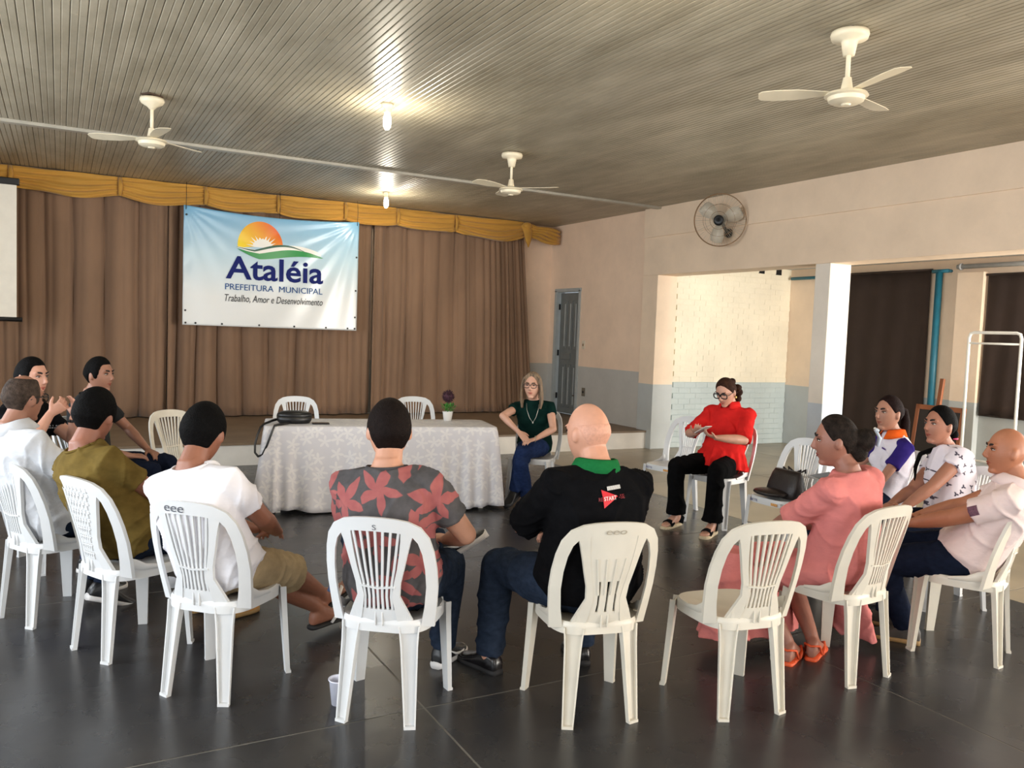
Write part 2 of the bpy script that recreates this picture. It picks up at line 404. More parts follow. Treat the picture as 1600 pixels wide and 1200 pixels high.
so = MB().box((XS-.012, 11.36, .62), (XS+.001, 11.45, .76)).build('wall_socket', mat('old_socket', (120, 112, 98), .6), smooth=False, bevel=.003)
tag(so, 'dark worn socket box on the grey dado by the door', 'socket')
MB().lathe([(0, -.006), (.02, -.006), (.02, .004), (0, .004)], (XS-.014, 11.405, .69), 12, M.Rotation(R(90), 3, 'Y')).build('outlet', m_black, so)

# ================================================================== STAGE FURNISHINGS
def curtain(x0, x1, seed, ybase, edge0=0, edge1=0, dens=1.0):
    rnd = random.Random(seed); nx = int((x1-x0)/.018); nz = 18; vs_ = []; fs = []
    ph = [rnd.uniform(0, 6.28) for _ in range(6)]
    for k in range(nz+1):
        t = k/nz; z = 3.42-t*(3.42-.275)
        for i in range(nx+1):
            u = i/nx; x = x0+(x1-x0)*u
            g = 1+1.6*max(0, (x-5.9)/1.3)          # tighter gathers at the wall end
            a = abs(math.sin(math.pi*x*g/.33+1.5*math.sin(1.7*x+ph[0])+ph[1]+.35*t*math.sin(2.3*x+ph[4])))**.45
            b_ = abs(math.sin(math.pi*x*g/.145+1.4*math.sin(2.9*x+ph[2])+ph[3]+.3*t*math.sin(4*x)))**.6
            dy = -.19*(a-.6)*(.75+.35*math.sin(1.3*x+ph[5]))-.07*(b_-.6)*(.6+.4*math.sin(2.2*x+ph[3]))
            dy *= (.75+.35*t)
            if x > 5.9: dy *= 1.25
            sx_ = edge0*(1-u)*t+edge1*u*u*u*t+.02*math.sin(5*t+x*4)*t*min(1, 8*u, 8*(1-u))
            fl_ = .03*max(0, t-.93)/.07*math.sin(14*x+ph[0])
            vs_.append((x+sx_, ybase+dy+fl_, z))
    for k in range(nz):
        for i in range(nx):
            a = k*(nx+1)+i; fs.append((a, a+1, a+nx+2, a+nx+1))
    return vs_, fs
m_curt = mat('brown_curtain_cloth', (136, 106, 82), .85, .07, 2.2, .15, 180, stretch=(1, 1, .35), sheen=.2)
for nm, x0, x1, sd, e0, e1, lab in (('stage_curtain', -2.85, 1.318, 3, 0, 0, 'brown stage curtain drawn behind the projection screen'), ('stage_curtain', 1.322, 4.282, 5, 0, 0, 'brown stage curtain hanging behind the town banner'), ('stage_curtain', 4.286, 6.95, 9, .0, .32, 'brown stage curtain with tight gathers next to the side door')):
    vv, ff = curtain(x0, x1, sd, 12.46, e0, e1)
    me = bpy.data.meshes.new(nm); me.from_pydata(vv, [], ff); me.materials.append(m_curt); me.update(); shade(me)
    o = link(nm, me); so_ = o.modifiers.new('thick', 'SOLIDIFY'); so_.thickness = .006
    tag(o, lab, 'curtain', 'brown stage curtains')
# valance
m_val = mat('gold_valance_cloth', (190, 140, 52), .7, .08, 3, .1, 120, stretch=(.3, 1, 2), sheen=.3)
seams = [-2.85, -1.6, -.55, .70, 1.78, 2.78, 3.78, 4.62, 5.62, 6.92]
val = thing('stage_valance', 'gold swagged valance along the top of the stage curtains', 'valance', (0, 12.30, 3.5))
for a, b_ in zip(seams[:-1], seams[1:]):
    nx, nz = 26, 22; vv = []; ff = []
    last = b_ > 6.5
    for i in range(nx+1):
        u = i/nx; x = a+(b_-a)*u; sag = 4*u*(1-u)
        for k in range(nz+1):
            t = k/nz
            H_ = .26+(.10 if last else .055)*sag+.012*math.sin(7*x)
            z = -t*H_-.0
            amp = (.02+.03*t)*(1.5 if last else 1)
            dy = -amp*(.5+.5*math.sin(2*math.pi*(t*4.2-(.75 if last else .45)*sag*t)+x*2.1))*min(1, 3*sag+.35)-.02*sag*t-.012*math.sin(30*t+9*x)*(.3+sag*.4)
            vv.append((x, dy, z))
    for i in range(nx):
        for k in range(nz):
            q = i*(nz+1)+k; ff.append((q, q+1, q+nz+2, q+nz+1))
    me = bpy.data.meshes.new('swag'); me.from_pydata(vv, [], ff); me.materials.append(m_val); me.update(); shade(me)
    o = link('swag', me, val); s_ = o.modifiers.new('thick', 'SOLIDIFY'); s_.thickness = .005
    g = MB(); g.tube([(b_, -.012, -.01), (b_+.01, -.04, -.12), (b_, -.035, -.25)], [(.022, .018), (.03, .022), (.02, .014)], 8, side=(1, 0, 0)); g.build('gather', m_val, val)
kn = MB()
kn.tube([(6.86, -.05, -.04), (6.93, -.07, -.16), (6.95, -.06, -.30), (6.96, -.05, -.42)], [(.07, .035), (.085, .04), (.06, .03), (.008, .008)], 12, side=(1, 0, 0))
kn.ell((6.92, -.06, -.06), (.09, .06, .06))
kn.build('tail', m_val, val)
kn = MB()
for i in range(5): kn.tube([(6.95+j*.09, -.04-.012*math.sin(j*2+i), -.035-.05*i-.03*math.sin(j*.9+i)*.6-.012*j) for j in range(8)], [.030, .034, .03, .034, .03, .034, .034, .02], 8)
kn.build('end_roll', m_val, val)

# banner
def bz(x, z):
    """wrinkle depth on the vinyl (x 0..2.47, z 0..1.63)"""
    d = 0
    ax, az = 2.47-x, 1.63-z
    r_ = math.hypot(ax, az); th = math.atan2(az, ax+1e-6)
    d += .007*math.sin(th*22)*math.exp(-r_*.7)*min(1, r_*3)
    r2 = math.hypot(x, az); t2 = math.atan2(az, x+1e-6)
    d += .006*math.sin(t2*19+1)*math.exp(-r2*1.1)*min(1, r2*3)
    d += .007*math.sin(3.1*x+1)*math.sin(1.2*z)
    e = max(0, (.12-x)/.12); d += .02*e*math.sin(14*z)*.5
    return -d
ban = thing('town_banner', 'light blue vinyl banner with sun emblem and town hall lettering', 'banner', (1.48, 12.13, 1.57))
def ban_mat():
    mt, nt, b = newmat('printed_vinyl'); tc = N(nt, 'ShaderNodeTexCoord'); sp = N(nt, 'ShaderNodeSeparateXYZ'); nt.links.new(tc.outputs['Object'], sp.inputs[0])
    rp = N(nt, 'ShaderNodeValToRGB'); e = rp.color_ramp.elements
    e[0].position = .25; e[0].color = lin((226, 228, 226)); e[1].position = 1.0; e[1].color = lin((120, 178, 214))
    el = e.new(.62); el.color = lin((190, 216, 228))
    mr = N(nt, 'ShaderNodeMapRange'); mr.inputs[2].default_value = 1.63; nt.links.new(sp.outputs[2], mr.inputs[0]); nt.links.new(mr.outputs[0], rp.inputs[0])
    nt.links.new(rp.outputs[0], b.inputs['Base Color']); b.inputs['Roughness'].default_value = .22
    return mt
nx, nz = 110, 70; vv = []; ff = []
for i in range(nx+1):
    for k in range(nz+1):
        x = 2.47*i/nx; z = 1.63*k/nz
        zz = z+(.06*(1-abs(2*i/nx-1)**2)*-1*(k/nz)**4)
        vv.append((x, bz(x, z), zz))
for i in range(nx):
    for k in range(nz):
        q = i*(nz+1)+k; ff.append((q, q+nz+1, q+nz+2, q+1))
me = bpy.data.meshes.new('vinyl_sheet'); me.from_pydata(vv, [], ff); me.materials.append(ban_mat()); me.update(); shade(me)
o = link('vinyl_sheet', me, ban); s_ = o.modifiers.new('thick', 'SOLIDIFY'); s_.thickness = .002
def on_banner(name, pts, faces, mt, off=.004):
    me = bpy.data.meshes.new(name); me.from_pydata([(x, bz(x, z)-off, z) for x, z in pts], [], faces); me.materials.append(mt); me.update()
    return link(name, me, ban)
m_navy = mat('navy_print', (22, 34, 104), .6, 0, spec=.15); m_blue = mat('blue_print', (24, 78, 140), .6, 0, spec=.15); m_ink = mat('dark_print', (58, 58, 62), .6, 0, spec=.15)
m_green = mat('green_print', (44, 146, 72), .3, 0); m_dgreen = mat('dark_green_print', (20, 84, 60), .3, 0); m_pale = mat('pale_print', (244, 240, 232), .3, 0)
def sun_mat():
    mt, nt, b = newmat('sun_print'); tc = N(nt, 'ShaderNodeTexCoord'); mp = N(nt, 'ShaderNodeVectorMath', operation='DOT_PRODUCT'); mp.inputs[1].default_value = (.75, 0, .65)
    nt.links.new(tc.outputs['Object'], mp.inputs[0]); mr = N(nt, 'ShaderNodeMapRange'); mr.inputs[1].default_value = 1.3; mr.inputs[2].default_value = 1.86
    nt.links.new(mp.outputs['Value'], mr.inputs[0]); rp = N(nt, 'ShaderNodeValToRGB'); e = rp.color_ramp.elements
    e[0].color = lin((250, 220, 40)); e[1].color = lin((232, 92, 34)); nt.links.new(mr.outputs[0], rp.inputs[0]); nt.links.new(rp.outputs[0], b.inputs['Base Color']); b.inputs['Roughness'].default_value = .3
    return mt
def fan_poly(cx, cz, rx, rz, a0, a1, n=40):
    pts = [(cx, cz)]+[(cx+rx*math.cos(R(a0+(a1-a0)*i/n)), cz+rz*math.sin(R(a0+(a1-a0)*i/n))) for i in range(n+1)]
    return pts, [(0, i, i+1) for i in range(1, n+1)]
sx0 = 1.03; sz0 = 1.135
on_banner('sun_emblem', *fan_poly(sx0, sz0+.02, .315, .345, -8, 188), sun_mat(), .003)
on_banner('sun_glow', *fan_poly(sx0+.03, sz0+.0, .14, .12, 0, 180), m_pale, .005)
rp_, rf_ = [], []
for k in range(11):
    a = R(8+164*k/10); c_, s_ = math.cos(a), math.sin(a); L = .235 if k % 2 == 0 else .20
    i0 = len(rp_); ox, oz = sx0+.03, sz0
    rp_ += [(ox+.12*c_-.013*s_, oz+.105*s_+.013*c_), (ox+.12*c_+.013*s_, oz+.105*s_-.013*c_), (ox+L*c_, oz+L*.95*s_)]; rf_.append((i0, i0+1, i0+2))
on_banner('sun_rays', rp_, rf_, m_pale, .005)
def band(fa, fb, x0, x1, n=40):
    p = []; f = []
    for i in range(n+1):
        u = i/n; x = x0+(x1-x0)*u; p += [(x, fa(u)), (x, fb(u))]
    for i in range(n): f.append((2*i, 2*i+2, 2*i+3, 2*i+1))
    return p, f
wav = lambda u: 1.125-.055*math.sin(u*math.pi*1.0)*(1-u)*1.6+.085*math.sin(max(0, u-.25)/.75*math.pi)
on_banner('white_wave', *band(lambda u: wav(u)+.028*math.sin(math.pi*u)**.5-.02*u, lambda u: wav(u)-.05*math.sin(math.pi*u)**.8-.05*u, .70, 1.90), m_pale, .006)
on_banner('dark_green_wave', *band(lambda u: wav(u)+.030*math.sin(math.pi*u)-.02*u, lambda u: wav(u)-.002-.02*u, .70, 1.70), m_dgreen, .008)
on_banner('green_wave', *band(lambda u: wav(u)-.028-.05*u*u, lambda u: wav(u)-.028-.05*u*u-.105*math.sin(math.pi*u)**.8, .71, 1.935), m_green, .008)
def ban_text(s, x0, z0, w_, h_, mt, **k):
    p, f = text_pts(s, w_, h_, **k); on_banner('lettering', [(x0+a, z0+b) for a, b in p], f, mt, .009)
ban_text('Ataléia', .56, .665, 1.38, .325, m_navy, bold=.018)
ban_text('PREFEITURA  MUNICIPAL', .555, .515, 1.38, .085, m_blue)
ban_text('Trabalho, Amor e Desenvolvimento', .55, .335, 1.39, .115, m_ink, shear=.22)
gm = MB().lathe([(.006, -.002), (.014, -.002), (.014, .002), (.006, .002)], n=12, mtx=M.Rotation(R(90), 3, 'X')).mesh('eyelet', mat('eyelet_metal', (60, 60, 62), .4, metal=.7))
for x, z in [(x, .03) for x in (.04, .17, .52, 1.03, 1.53, 2.0, 2.33, 2.44)]+[(.035, z) for z in (.2, 1.5)]+[(2.44, z) for z in (.2, .6, 1.1)]:
    o = link('eyelet', gm, ban); o.location = (x, bz(x, z)-.004, z)

for x in (.03, 1.29, 2.44): MB().tube([(x, bz(x, 1.6)-.006, 1.57), (x, -.03, 1.75), (x, .0, 1.945)], .004, 6).build('cord', m_black, ban)
# projection screen
scr = thing('projection_screen', 'white roll-down projection screen with black bars in front of the stage curtain', 'projection screen', (-1.45, 11.6, 1.55))
MB().box((-.98, -.002, .03), (1.0, .002, 1.62)).build('screen_fabric', mat('screen_white', (232, 226, 212), .8, .02), scr, smooth=False)
b_ = MB(); b_.tube([(-1.08, 0, .015), (1.06, 0, .015)], .028, 14); b_.build('bottom_bar', m_black, scr)
b_ = MB(); b_.box((-1.06, -.04, 1.61), (1.03, .04, 1.69)); b_.build('roller_case', m_black, scr, smooth=False, bevel=.01)
for x in (-.8, .8): MB().tube([(x, 0, 1.68), (x, 0, 1.96)], .006, 6).build('hanger', m_black, scr)

# ================================================================== CEILING / WALL FITTINGS
def ceiling_fan(x, y, label, ang, kind):
    f = thing('ceiling_fan', label, 'ceiling fan', (x, y, CEIL), R(ang), 'ivory ceiling fans')
    if kind: MB().lathe([(.02, -.035), (.095, -.03), (.10, -.05), (.085, -.075), (.04, -.10), (.018, -.125), (.0, -.125)], n=28).build('canopy', m_fanw, f)
    else: MB().lathe([(.0, -.012), (.108, -.012), (.112, -.03), (.104, -.055), (.05, -.062), (.046, -.08), (.034, -.15), (.0, -.15)], n=28).build('canopy', m_fanw, f)
    MB().tube([(0, 0, -.0), (0, 0, -.32)], .014, 12).build('rod', m_fanw, f)
    hb = MB().lathe([(.0, -.28), (.024, -.28), (.036, -.35), (.05, -.36), (.118, -.375), (.128, -.39), (.108, -.397), (.102, -.42), (.08, -.432), (.03, -.436), (.024, -.445), (0, -.445)], n=36).build('motor_housing', m_fanw, f, auto=40)
    for k in range(3):
        a = R(120*k)
        mt_ = M.Rotation(a, 4, 'Z')
        rings = []
        for s_, w_, tw in ((.10, .028, .1), (.18, .045, .15), (.28, .062, .2), (.42, .068, .18), (.49, .058, .16), (.51, .035, .15)):
            ring = []
            for cx_, cz_ in ((-w_, -.002), (w_, -.002), (w_, .002), (-w_, .002)):
                ring.append(mt_ @ V((s_, cx_*math.cos(tw), -.368+cz_+cx_*math.sin(tw))))
            rings.append(ring)
        MB().loft(rings).build('blade', m_fanw, f, auto=40)
    MB().box((-.07, -.05, -.014), (.07, .05, .0)).build('ceiling_plate', mat('mount_dark', (70, 52, 38), .7), f, smooth=False)
ceiling_fan(.68, 7.7, 'ivory ceiling fan with cup canopy nearest the projection screen', 35, 1)
ceiling_fan(4.16, 7.74, 'ivory ceiling fan above the right end of the white-clothed table', 75, 0)
ceiling_fan(4.16, 3.51, 'ivory ceiling fan hung nearest the aisle pillar, away from the stage', 15, 0)

m_bulb = emis('lit_bulb', (255, 244, 220), 60)
for x, y, lab in ((2.42, 6.75, 'lit bare bulb on the ceiling in front of the table'), (3.98, 11.05, 'lit bare bulb over the stage by the gold valance'), (2.44, 3.25, 'lit bare bulb on the ceiling above the circle of chairs')):
    t = thing('light_bulb', lab, 'light bulb', (x, y, CEIL), 0, 'bare ceiling bulbs')
    MB().lathe([(0, 0), (.05, 0), (.05, -.02), (.032, -.04), (.028, -.075), (0, -.075)], n=20).build('socket', m_fanw, t)
    MB().lathe([(0, -.07), (.018, -.075), (.03, -.11), (.034, -.15), (.03, -.19), (.016, -.215), (0, -.218)], n=20).build('glass', m_bulb, t)
    l = bpy.data.lights.new('bulb_light', 'POINT'); l.energy = 30; l.color = (1, .93, .78); l.shadow_soft_size = .04
    o = link('bulb_light', l); o.location = (x, y, CEIL-.27)

# wall fan
wfan = thing('wall_fan', 'oscillating wall fan with wire cage high on the cream wall', 'fan', (XR-.02, 8.10, 3.13))
fdir = V((-.80, -.56, -.18)).normalized(); fq = fdir.to_track_quat('Z', 'Y').to_matrix()
fc = V((-.22, -.06, .02))
cage_m = mat('cage_wire', (150, 118, 86), .4, metal=.6)
cg = MB()
def ringpts(r, z, n=48): return [fc+fq @ V((r*math.cos(2*math.pi*j/n), r*math.sin(2*math.pi*j/n), z)) for j in range(n+1)]
for r_, z, th in ((.325, 0, .005), (.33, .012, .004), (.2, .062, .0022), (.11, .075, .003), (.2, -.05, .002)): cg.tube(ringpts(r_, z), th, 5)
cg.build('cage_rim', cage_m, wfan)
sp_ = MB()
for j in range(60):
    a = 2*math.pi*j/60; c_, s_ = math.cos(a), math.sin(a)
    sp_.tube([fc+fq @ V((r*c_, r*s_, z)) for r, z in ((.055, .08), (.12, .074), (.22, .055), (.30, .02), (.325, 0))], .0016, 4)
    if j % 2 == 0: sp_.tube([fc+fq @ V((r*c_, r*s_, z)) for r, z in ((.06, -.065), (.2, -.05), (.325, 0))], .0016, 4)
o = sp_.build('cage_spokes', mat('cage_spoke', (205, 196, 178), .4, metal=.3), wfan); o['kind'] = 'stuff'
MB().lathe([(0, .09), (.05, .088), (.066, .08), (.068, .06), (.05, .05), (0, .05)], n=24, mtx=fq, c=fc).build('hub_badge', m_black, wfan)
for k in range(3):
    a = R(120*k+20); rings = []
    for s_, w_ in ((.04, .03), (.12, .07), (.2, .095), (.27, .08), (.29, .04)):
        rings.append([fc+fq @ (M.Rotation(a, 3, 'Z') @ V((s_, c_*w_, .0+c_*.03+e_))) for c_, e_ in ((-1, -.002), (1, -.002), (1, .002), (-1, .002))])
    MB().loft(rings).build('blade', mat('smoke_blade', (212, 202, 184), .3), wfan)
mo = MB(); mo.lathe([(0, .0), (.05, .0), (.06, -.04), (.05, -.11), (0, -.12)], n=20, mtx=fq, c=fc); mo.tube([fc+fq @ V((0, 0, -.08)), fc+V((.06, -.02, -.09)), V((-.02, 0, -.12))], .02, 10)
mo.build('motor_arm', m_black, wfan)
MB().lathe([(0, 0), (.06, 0), (.055, .03), (0, .035)], n=20, mtx=M.Rotation(R(-90), 3, 'Y'), c=(.0, 0, -.12)).build('wall_mount', m_black, wfan)

# ================================================================== AISLE THINGS
m_blind = mat('dark_brown_cloth', (52, 38, 30), .9, .05, 4, .1, 150)
def blind(y0, y1, z0, z1, label):
    t = thing('window_blind', label, 'blind', (XO-.05, (y0+y1)/2, z0), 0, 'dark brown blinds on the outer wall'); hw = (y1-y0)/2; H_ = z1-z0
    vv, ff = [], []; n, k_ = 30, 10
    for i in range(n+1):
        for k in range(k_+1): vv.append((.012*math.sin(i*.8+k*.3)*(1-k/k_*.6), -hw+2*hw*i/n, H_*k/k_))
    for i in range(n):
        for k in range(k_): q = i*(k_+1)+k; ff.append((q, q+1, q+k_+2, q+k_+1))
    me = bpy.data.meshes.new('cloth'); me.from_pydata(vv, [], ff); me.materials.append(m_blind); me.update(); shade(me)
    o = link('cloth', me, t); s_ = o.modifiers.new('t', 'SOLIDIFY'); s_.thickness = .008
    MB().tube([(0, -hw-.02, H_), (0, hw+.02, H_)], .016, 10).build('rod', m_blind, t)
    MB().tube([(0, -hw, .01), (0, hw, .01)], .012, 8).build('hem_bar', m_blind, t)
blind(7.12, 8.43, .12, 2.68, 'long dark brown blind between the pillar and the teal pipe')
blind(5.3, 6.33, .79, 2.58, 'shorter dark brown blind on the outer wall past the white pilaster')
m_teal = mat('teal_metal', (30, 104, 124), .45, .05)
t = thing('teal_post', 'teal metal gate post with wall rail beside the long brown blind', 'post', (XO-.06, 6.99, 0))
MB().tube([(0, 0, 0), (0, 0, 2.64)], .045, 14).build('post', m_teal, t)
MB().tube([(.0, .10, 2.655), (.0, -.13, 2.655)], .025, 12).build('rail', m_teal, t)
MB().tube([(0, -.13, 2.655), (.06, -.13, 2.655)], .02, 10).build('bracket', m_teal, t)
t = thing('teal_rail', 'short teal metal rail on the outer wall near the brick corner', 'rail', (XO-.06, 9.2, 2.655))
MB().tube([(0, .33, 0), (0, -.6, 0)], .025, 12).build('bar', m_teal, t)
MB().tube([(0, .30, 0), (.06, .30, 0)], .02, 10).build('bracket', m_teal, t)
t = thing('grey_pipe', 'pale grey pipe running along the outer wall above the shorter blind', 'pipe', (XO-.05, 5.9, 2.70))
MB().tube([(0, .85, 0), (0, -.85, 0)], .03, 12).build('pipe', mat('grey_pipe_paint', (170, 170, 168), .5), t)
for y in (.8, -.8): MB().lathe([(0, -.01), (.045, -.01), (.045, .01), (0, .01)], n=14, mtx=M.Rotation(R(90), 3, 'X'), c=(0, y, 0)).build('collar', mat('grey_pipe_paint', (170, 170, 168), .5), t)

rk = thing('clothes_rack', 'white tubular clothes rack standing in the side aisle', 'clothes rack', (9.0, 5.41, 0))
m_rack = mat('rack_white', (232, 230, 222), .35, .02)
fr = MB()
fr.tube([(0, .29, .03), (0, .29, 1.76), (0, .275, 1.805), (0, .235, 1.82), (0, -.235, 1.82), (0, -.275, 1.805), (0, -.29, 1.76), (0, -.29, .03)], .017, 12)
fr.build('frame', m_rack, rk)
MB().tube([(0, .29, 1.70), (0, -.29, 1.70)], .012, 10).build('hanging_bar', m_rack, rk)
MB().tube([(0, .29, .39), (0, -.29, .39)], .013, 10).build('lower_bar', m_rack, rk)
for y in (.29, -.29): MB().tube([(-.22, y, .02), (.22, y, .02)], .017, 10).build('foot', m_rack, rk)
ez = thing('easel_board', 'brown wooden easel with a dark board leaning by the outer wall', 'easel', (9.35, 6.3, 0))
m_wood = mat('reddish_wood', (140, 82, 48), .5, .1, 6, stretch=(1, 1, .2))
tilt = M.Rotation(R(8), 4, 'Y')
b_ = MB(); b_.box((-.012, -.28, .17), (.012, .28, .88), mtx=tilt); b_.build('board', mat('dark_slate', (44, 36, 32), .6), ez, smooth=False)
for lo, hi, nm in (((-.02, -.31, .87), (.02, .31, .93), 'frame_rail'), ((-.02, -.31, .12), (.02, .31, .18), 'frame_rail'), ((-.02, -.32, .1), (.02, -.27, .93), 'frame_stile'), ((-.02, .27, .1), (.02, .32, .93), 'frame_stile')):
    MB().box(lo, hi, mtx=tilt).build(nm, m_wood, ez, smooth=False, bevel=.004)
MB().box((.0, .02, .0), (.04, .07, 1.27), mtx=tilt).build('mast', m_wood, ez, smooth=False, bevel=.004)
for y in (-.28, .28): MB().box((-.02, y-.02, .0), (.02, y+.02, .14), mtx=tilt).build('leg', m_wood, ez, smooth=False)

# ================================================================== CHAIRS
ZS = .435; TOPZ = .87
def yb(x, z): return -.185-(z-.44)*.23+1.45*x*x*(1-.35*(z-.44)/.43)
def ribbon(mb, pts, wid, th=.012, off=0, mi=0):
    if not isinstance(wid, (list, tuple)): wid = [wid]*len(pts)
    rings = []
    for i, (x, z) in enumerate(pts):
        x0, z0 = pts[max(i-1, 0)]; x1, z1 = pts[min(i+1, len(pts)-1)]
        tx, tz = x1-x0, z1-z0; l = math.hypot(tx, tz) or 1; nx_, nz_ = -tz/l, tx/l
        h = wid[i]/2; a = (x+nx_*h, z+nz_*h); b = (x-nx_*h, z-nz_*h)
        rings.append([(a[0], yb(*a)-th/2+off, a[1]), (b[0], yb(*b)-th/2+off, b[1]), (b[0], yb(*b)+th/2+off, b[1]), (a[0], yb(*a)+th/2+off, a[1])])
    return mb.loft(rings, mi=mi)
def arch_pts():
    out = []
    half = [(.190, .405), (.203, .49), (.212, .58), (.211, .66), (.203, .73), (.188, .785), (.162, .822), (.125, .840), (.085, .847), (.04, .850)]
    wd = [.05, .044, .042, .042, .043, .046, .05, .054, .056, .058]
    pts = half+[(0, .851)]+[(-x, z) for x, z in reversed(half)]; ws = wd+[.058]+wd[::-1]
    return pts, ws
def chair_seat(mb):
    n = 40; rings = []
    def outl(sc, z):
        r = []
        for j in range(n):
            a = 2*math.pi*j/n; c_, s_ = math.cos(a), math.sin(a)
            x = math.copysign(abs(c_)**.55, c_)*.21; y = math.copysign(abs(s_)**.55, s_)*.20+.01
            x *= 1-.10*(.21-y)/.4
            r.append((x*sc, y*sc, z))
        return r
    for sc, z in ((.02, ZS-.014), (.4, ZS-.012), (.75, ZS-.006), (.9, ZS), (.965, ZS+.001), (.995, ZS-.008), (1.0, ZS-.02), (1.0, ZS-.05), (.975, ZS-.05), (.965, ZS-.02), (.5, ZS-.026), (.02, ZS-.026)):
        rings.append(outl(sc, z))
    return mb.loft(rings)
def chair_leg(mb, top, bot, o, wt=.075, wb=.045):
    top, bot, o = V(top), V(bot), V(o).normalized(); s_ = V((0, 0, 1)).cross(o)
    rings = []
    for t, wk in ((0, 1.12), (.08, 1.06), (.2, 1.0), (1, 1)):
        p = top.lerp(bot, t); w_ = (wt+(wb-wt)*t)*wk; d = .026-.006*t; th = .006
        prof = [(-w_/2, d), (-w_/2, 0), (w_/2, 0), (w_/2, d), (w_/2-th, d), (w_/2-th, th), (-w_/2+th, th), (-w_/2+th, d)]
        rings.append([p+s_*a+o*(b-.012) for a, b in prof])
    mb.loft(rings)
    w_ = wb
    mb.loft([[bot+s_*a+o*(b-.012)+V((0, 0, z)) for a, b in ((-w_/2, 0), (w_/2, 0), (w_/2, .024), (-w_/2, .024))] for z in (0, .012)])
    return mb
def make_chair(kind, mt):
    root = link('proto_chair', None)
    chair_seat(MB()).build('seat', mt, root, auto=50)
    for sx in (-1, 1):
        chair_leg(MB(), (sx*.185, .178, ZS-.015), (sx*.21, .205, 0), (sx*.75, .66, 0)).build('leg', mt, root, auto=40)
        chair_leg(MB(), (sx*.120, -.164, ZS-.022), (sx*.145, -.20, 0), (sx*.30, -.95, 0), .078, .048).build('leg', mt, root, auto=40)
    p, w_ = arch_pts(); fr_ = MB(); ribbon(fr_, p, w_, .017)
    # side wings running forward on to the seat
    for sx in (-1, 1):
        fr_.tube([(sx*.198, yb(.20, .47)+.012, .468), (sx*.199, -.095, .462), (sx*.200, -.04, ZS+.006), (sx*.202, .05, ZS-.006)], [(.007, .03), (.008, .026), (.008, .016), (.006, .008)], 10, side=(1, 0, 0))
    back = fr_.build('backrest', mt, root, auto=45)
    MB_ = MB(); ribbon(MB_, [(-.115, .452), (0, .452), (.115, .452)], .062, .016); MB_.box((-.017, yb(0, .44)-.014, .415), (-.011, yb(0, .44)+.004, .470)); MB_.box((.011, yb(0, .44)-.014, .415), (.017, yb(0, .44)+.004, .470))
    MB_.build('lower_rail', mt, back, auto=45)
    def edge(z):     # half width of the splat
        t = (z-.46)/.36
        return .083-.018*math.sin(min(1, max(0, t*1.6))*math.pi)*(1-t)+.045*max(0, t)**1.8
    zz = [.405, .48, .54, .60, .66, .72, .78, .825]
    for sx in (-1, 1):
        ribbon(MB(), [(sx*(edge(z)+(.030 if z < .43 else .012 if z < .5 else 0)), z) for z in zz], [.062, .046, .030, .025, .026, .03, .038, .052], .016).build('splat_rib', mt, back, auto=45)
    if kind == 'slat':
        for k in range(7):
            f_ = -1+2*(k+1)/8
            ribbon(MB(), [(f_*edge(z)*.98, z) for z in zz[1:]], .0095, .010).build('slat', mt, back, auto=45)
        ribbon(MB(), [(-edge(.58)*.95, .585), (0, .578), (edge(.58)*.95, .585)], .008, .018, -.003).build('crossbar', mt, back, auto=45)
    elif kind == 'weave':
        nz_ = 12; pb = MB(); rings = []
        for z in np.linspace(.475, .83, nz_): rings.append([(x, yb(x, z)+d, z) for d, xs_ in ((-.005, np.linspace(-1, 1, 9)), (.005, np.linspace(1, -1, 9))) for x in (xs_*edge(z)*.97)])
        pb.loft(rings); pb.build('splat_panel', mt, back, auto=60)
        wv = MB()
        for r_ in range(17):
            z = .487+r_*.0205; e_ = edge(z)-.030; nn = 6
            for c_ in range(nn):
                x = -e_+2*e_*(c_+.5+(.25 if r_ % 2 else -.25))/nn
                ribbon(wv, [(x-e_/nn*.75, z-.004), (x+e_/nn*.75, z+.004)], .011, .018)
                if r_ % 2 == 0: ribbon(wv, [(x+e_/nn*.9, z-.006), (x+e_/nn*.9, z+.018)], .007, .020)
        o = wv.build('weave_relief', mt, back, auto=40); o['kind'] = 'stuff'
    else:
        pb = MB(); rings = []
        for z in np.linspace(.62, .835, 8): rings.append([(x, yb(x, z)+d, z) for d, xs_ in ((-.006, np.linspace(-1, 1, 9)), (.006, np.linspace(1, -1, 9))) for x in (xs_*edge(z)*.98)])
        pb.loft(rings); pb.build('splat_panel', mt, back, auto=60)
        for f_ in (-.75, -.25, .25, .75):
            ribbon(MB(), [(f_*edge(z)*.98, z) for z in (.475, .52, .57, .63)], edge(.52)*.37, .012).build('slat', mt, back, auto=45)
        for f_ in (-.6, -.2, .2, .6):
            ribbon(MB(), [(f_*edge(z)*(.9+.3*(z-.5)), z) for z in (.56, .62, .68, .72)], .006, .02).build('ridge', mt, back, auto=45)
    return root
protos = {'slat': make_chair('slat', m_chair), 'weave': make_chair('weave', m_chair), 'slot': make_chair('slot', m_chair_cream), 'cream': make_chair('slat', m_chair_cream)}
used = set()
m_pen = mat('pen_ink', (90, 92, 100), .7, 0)
m_pen2 = mat('faded_pen', (168, 158, 140), .7, 0)
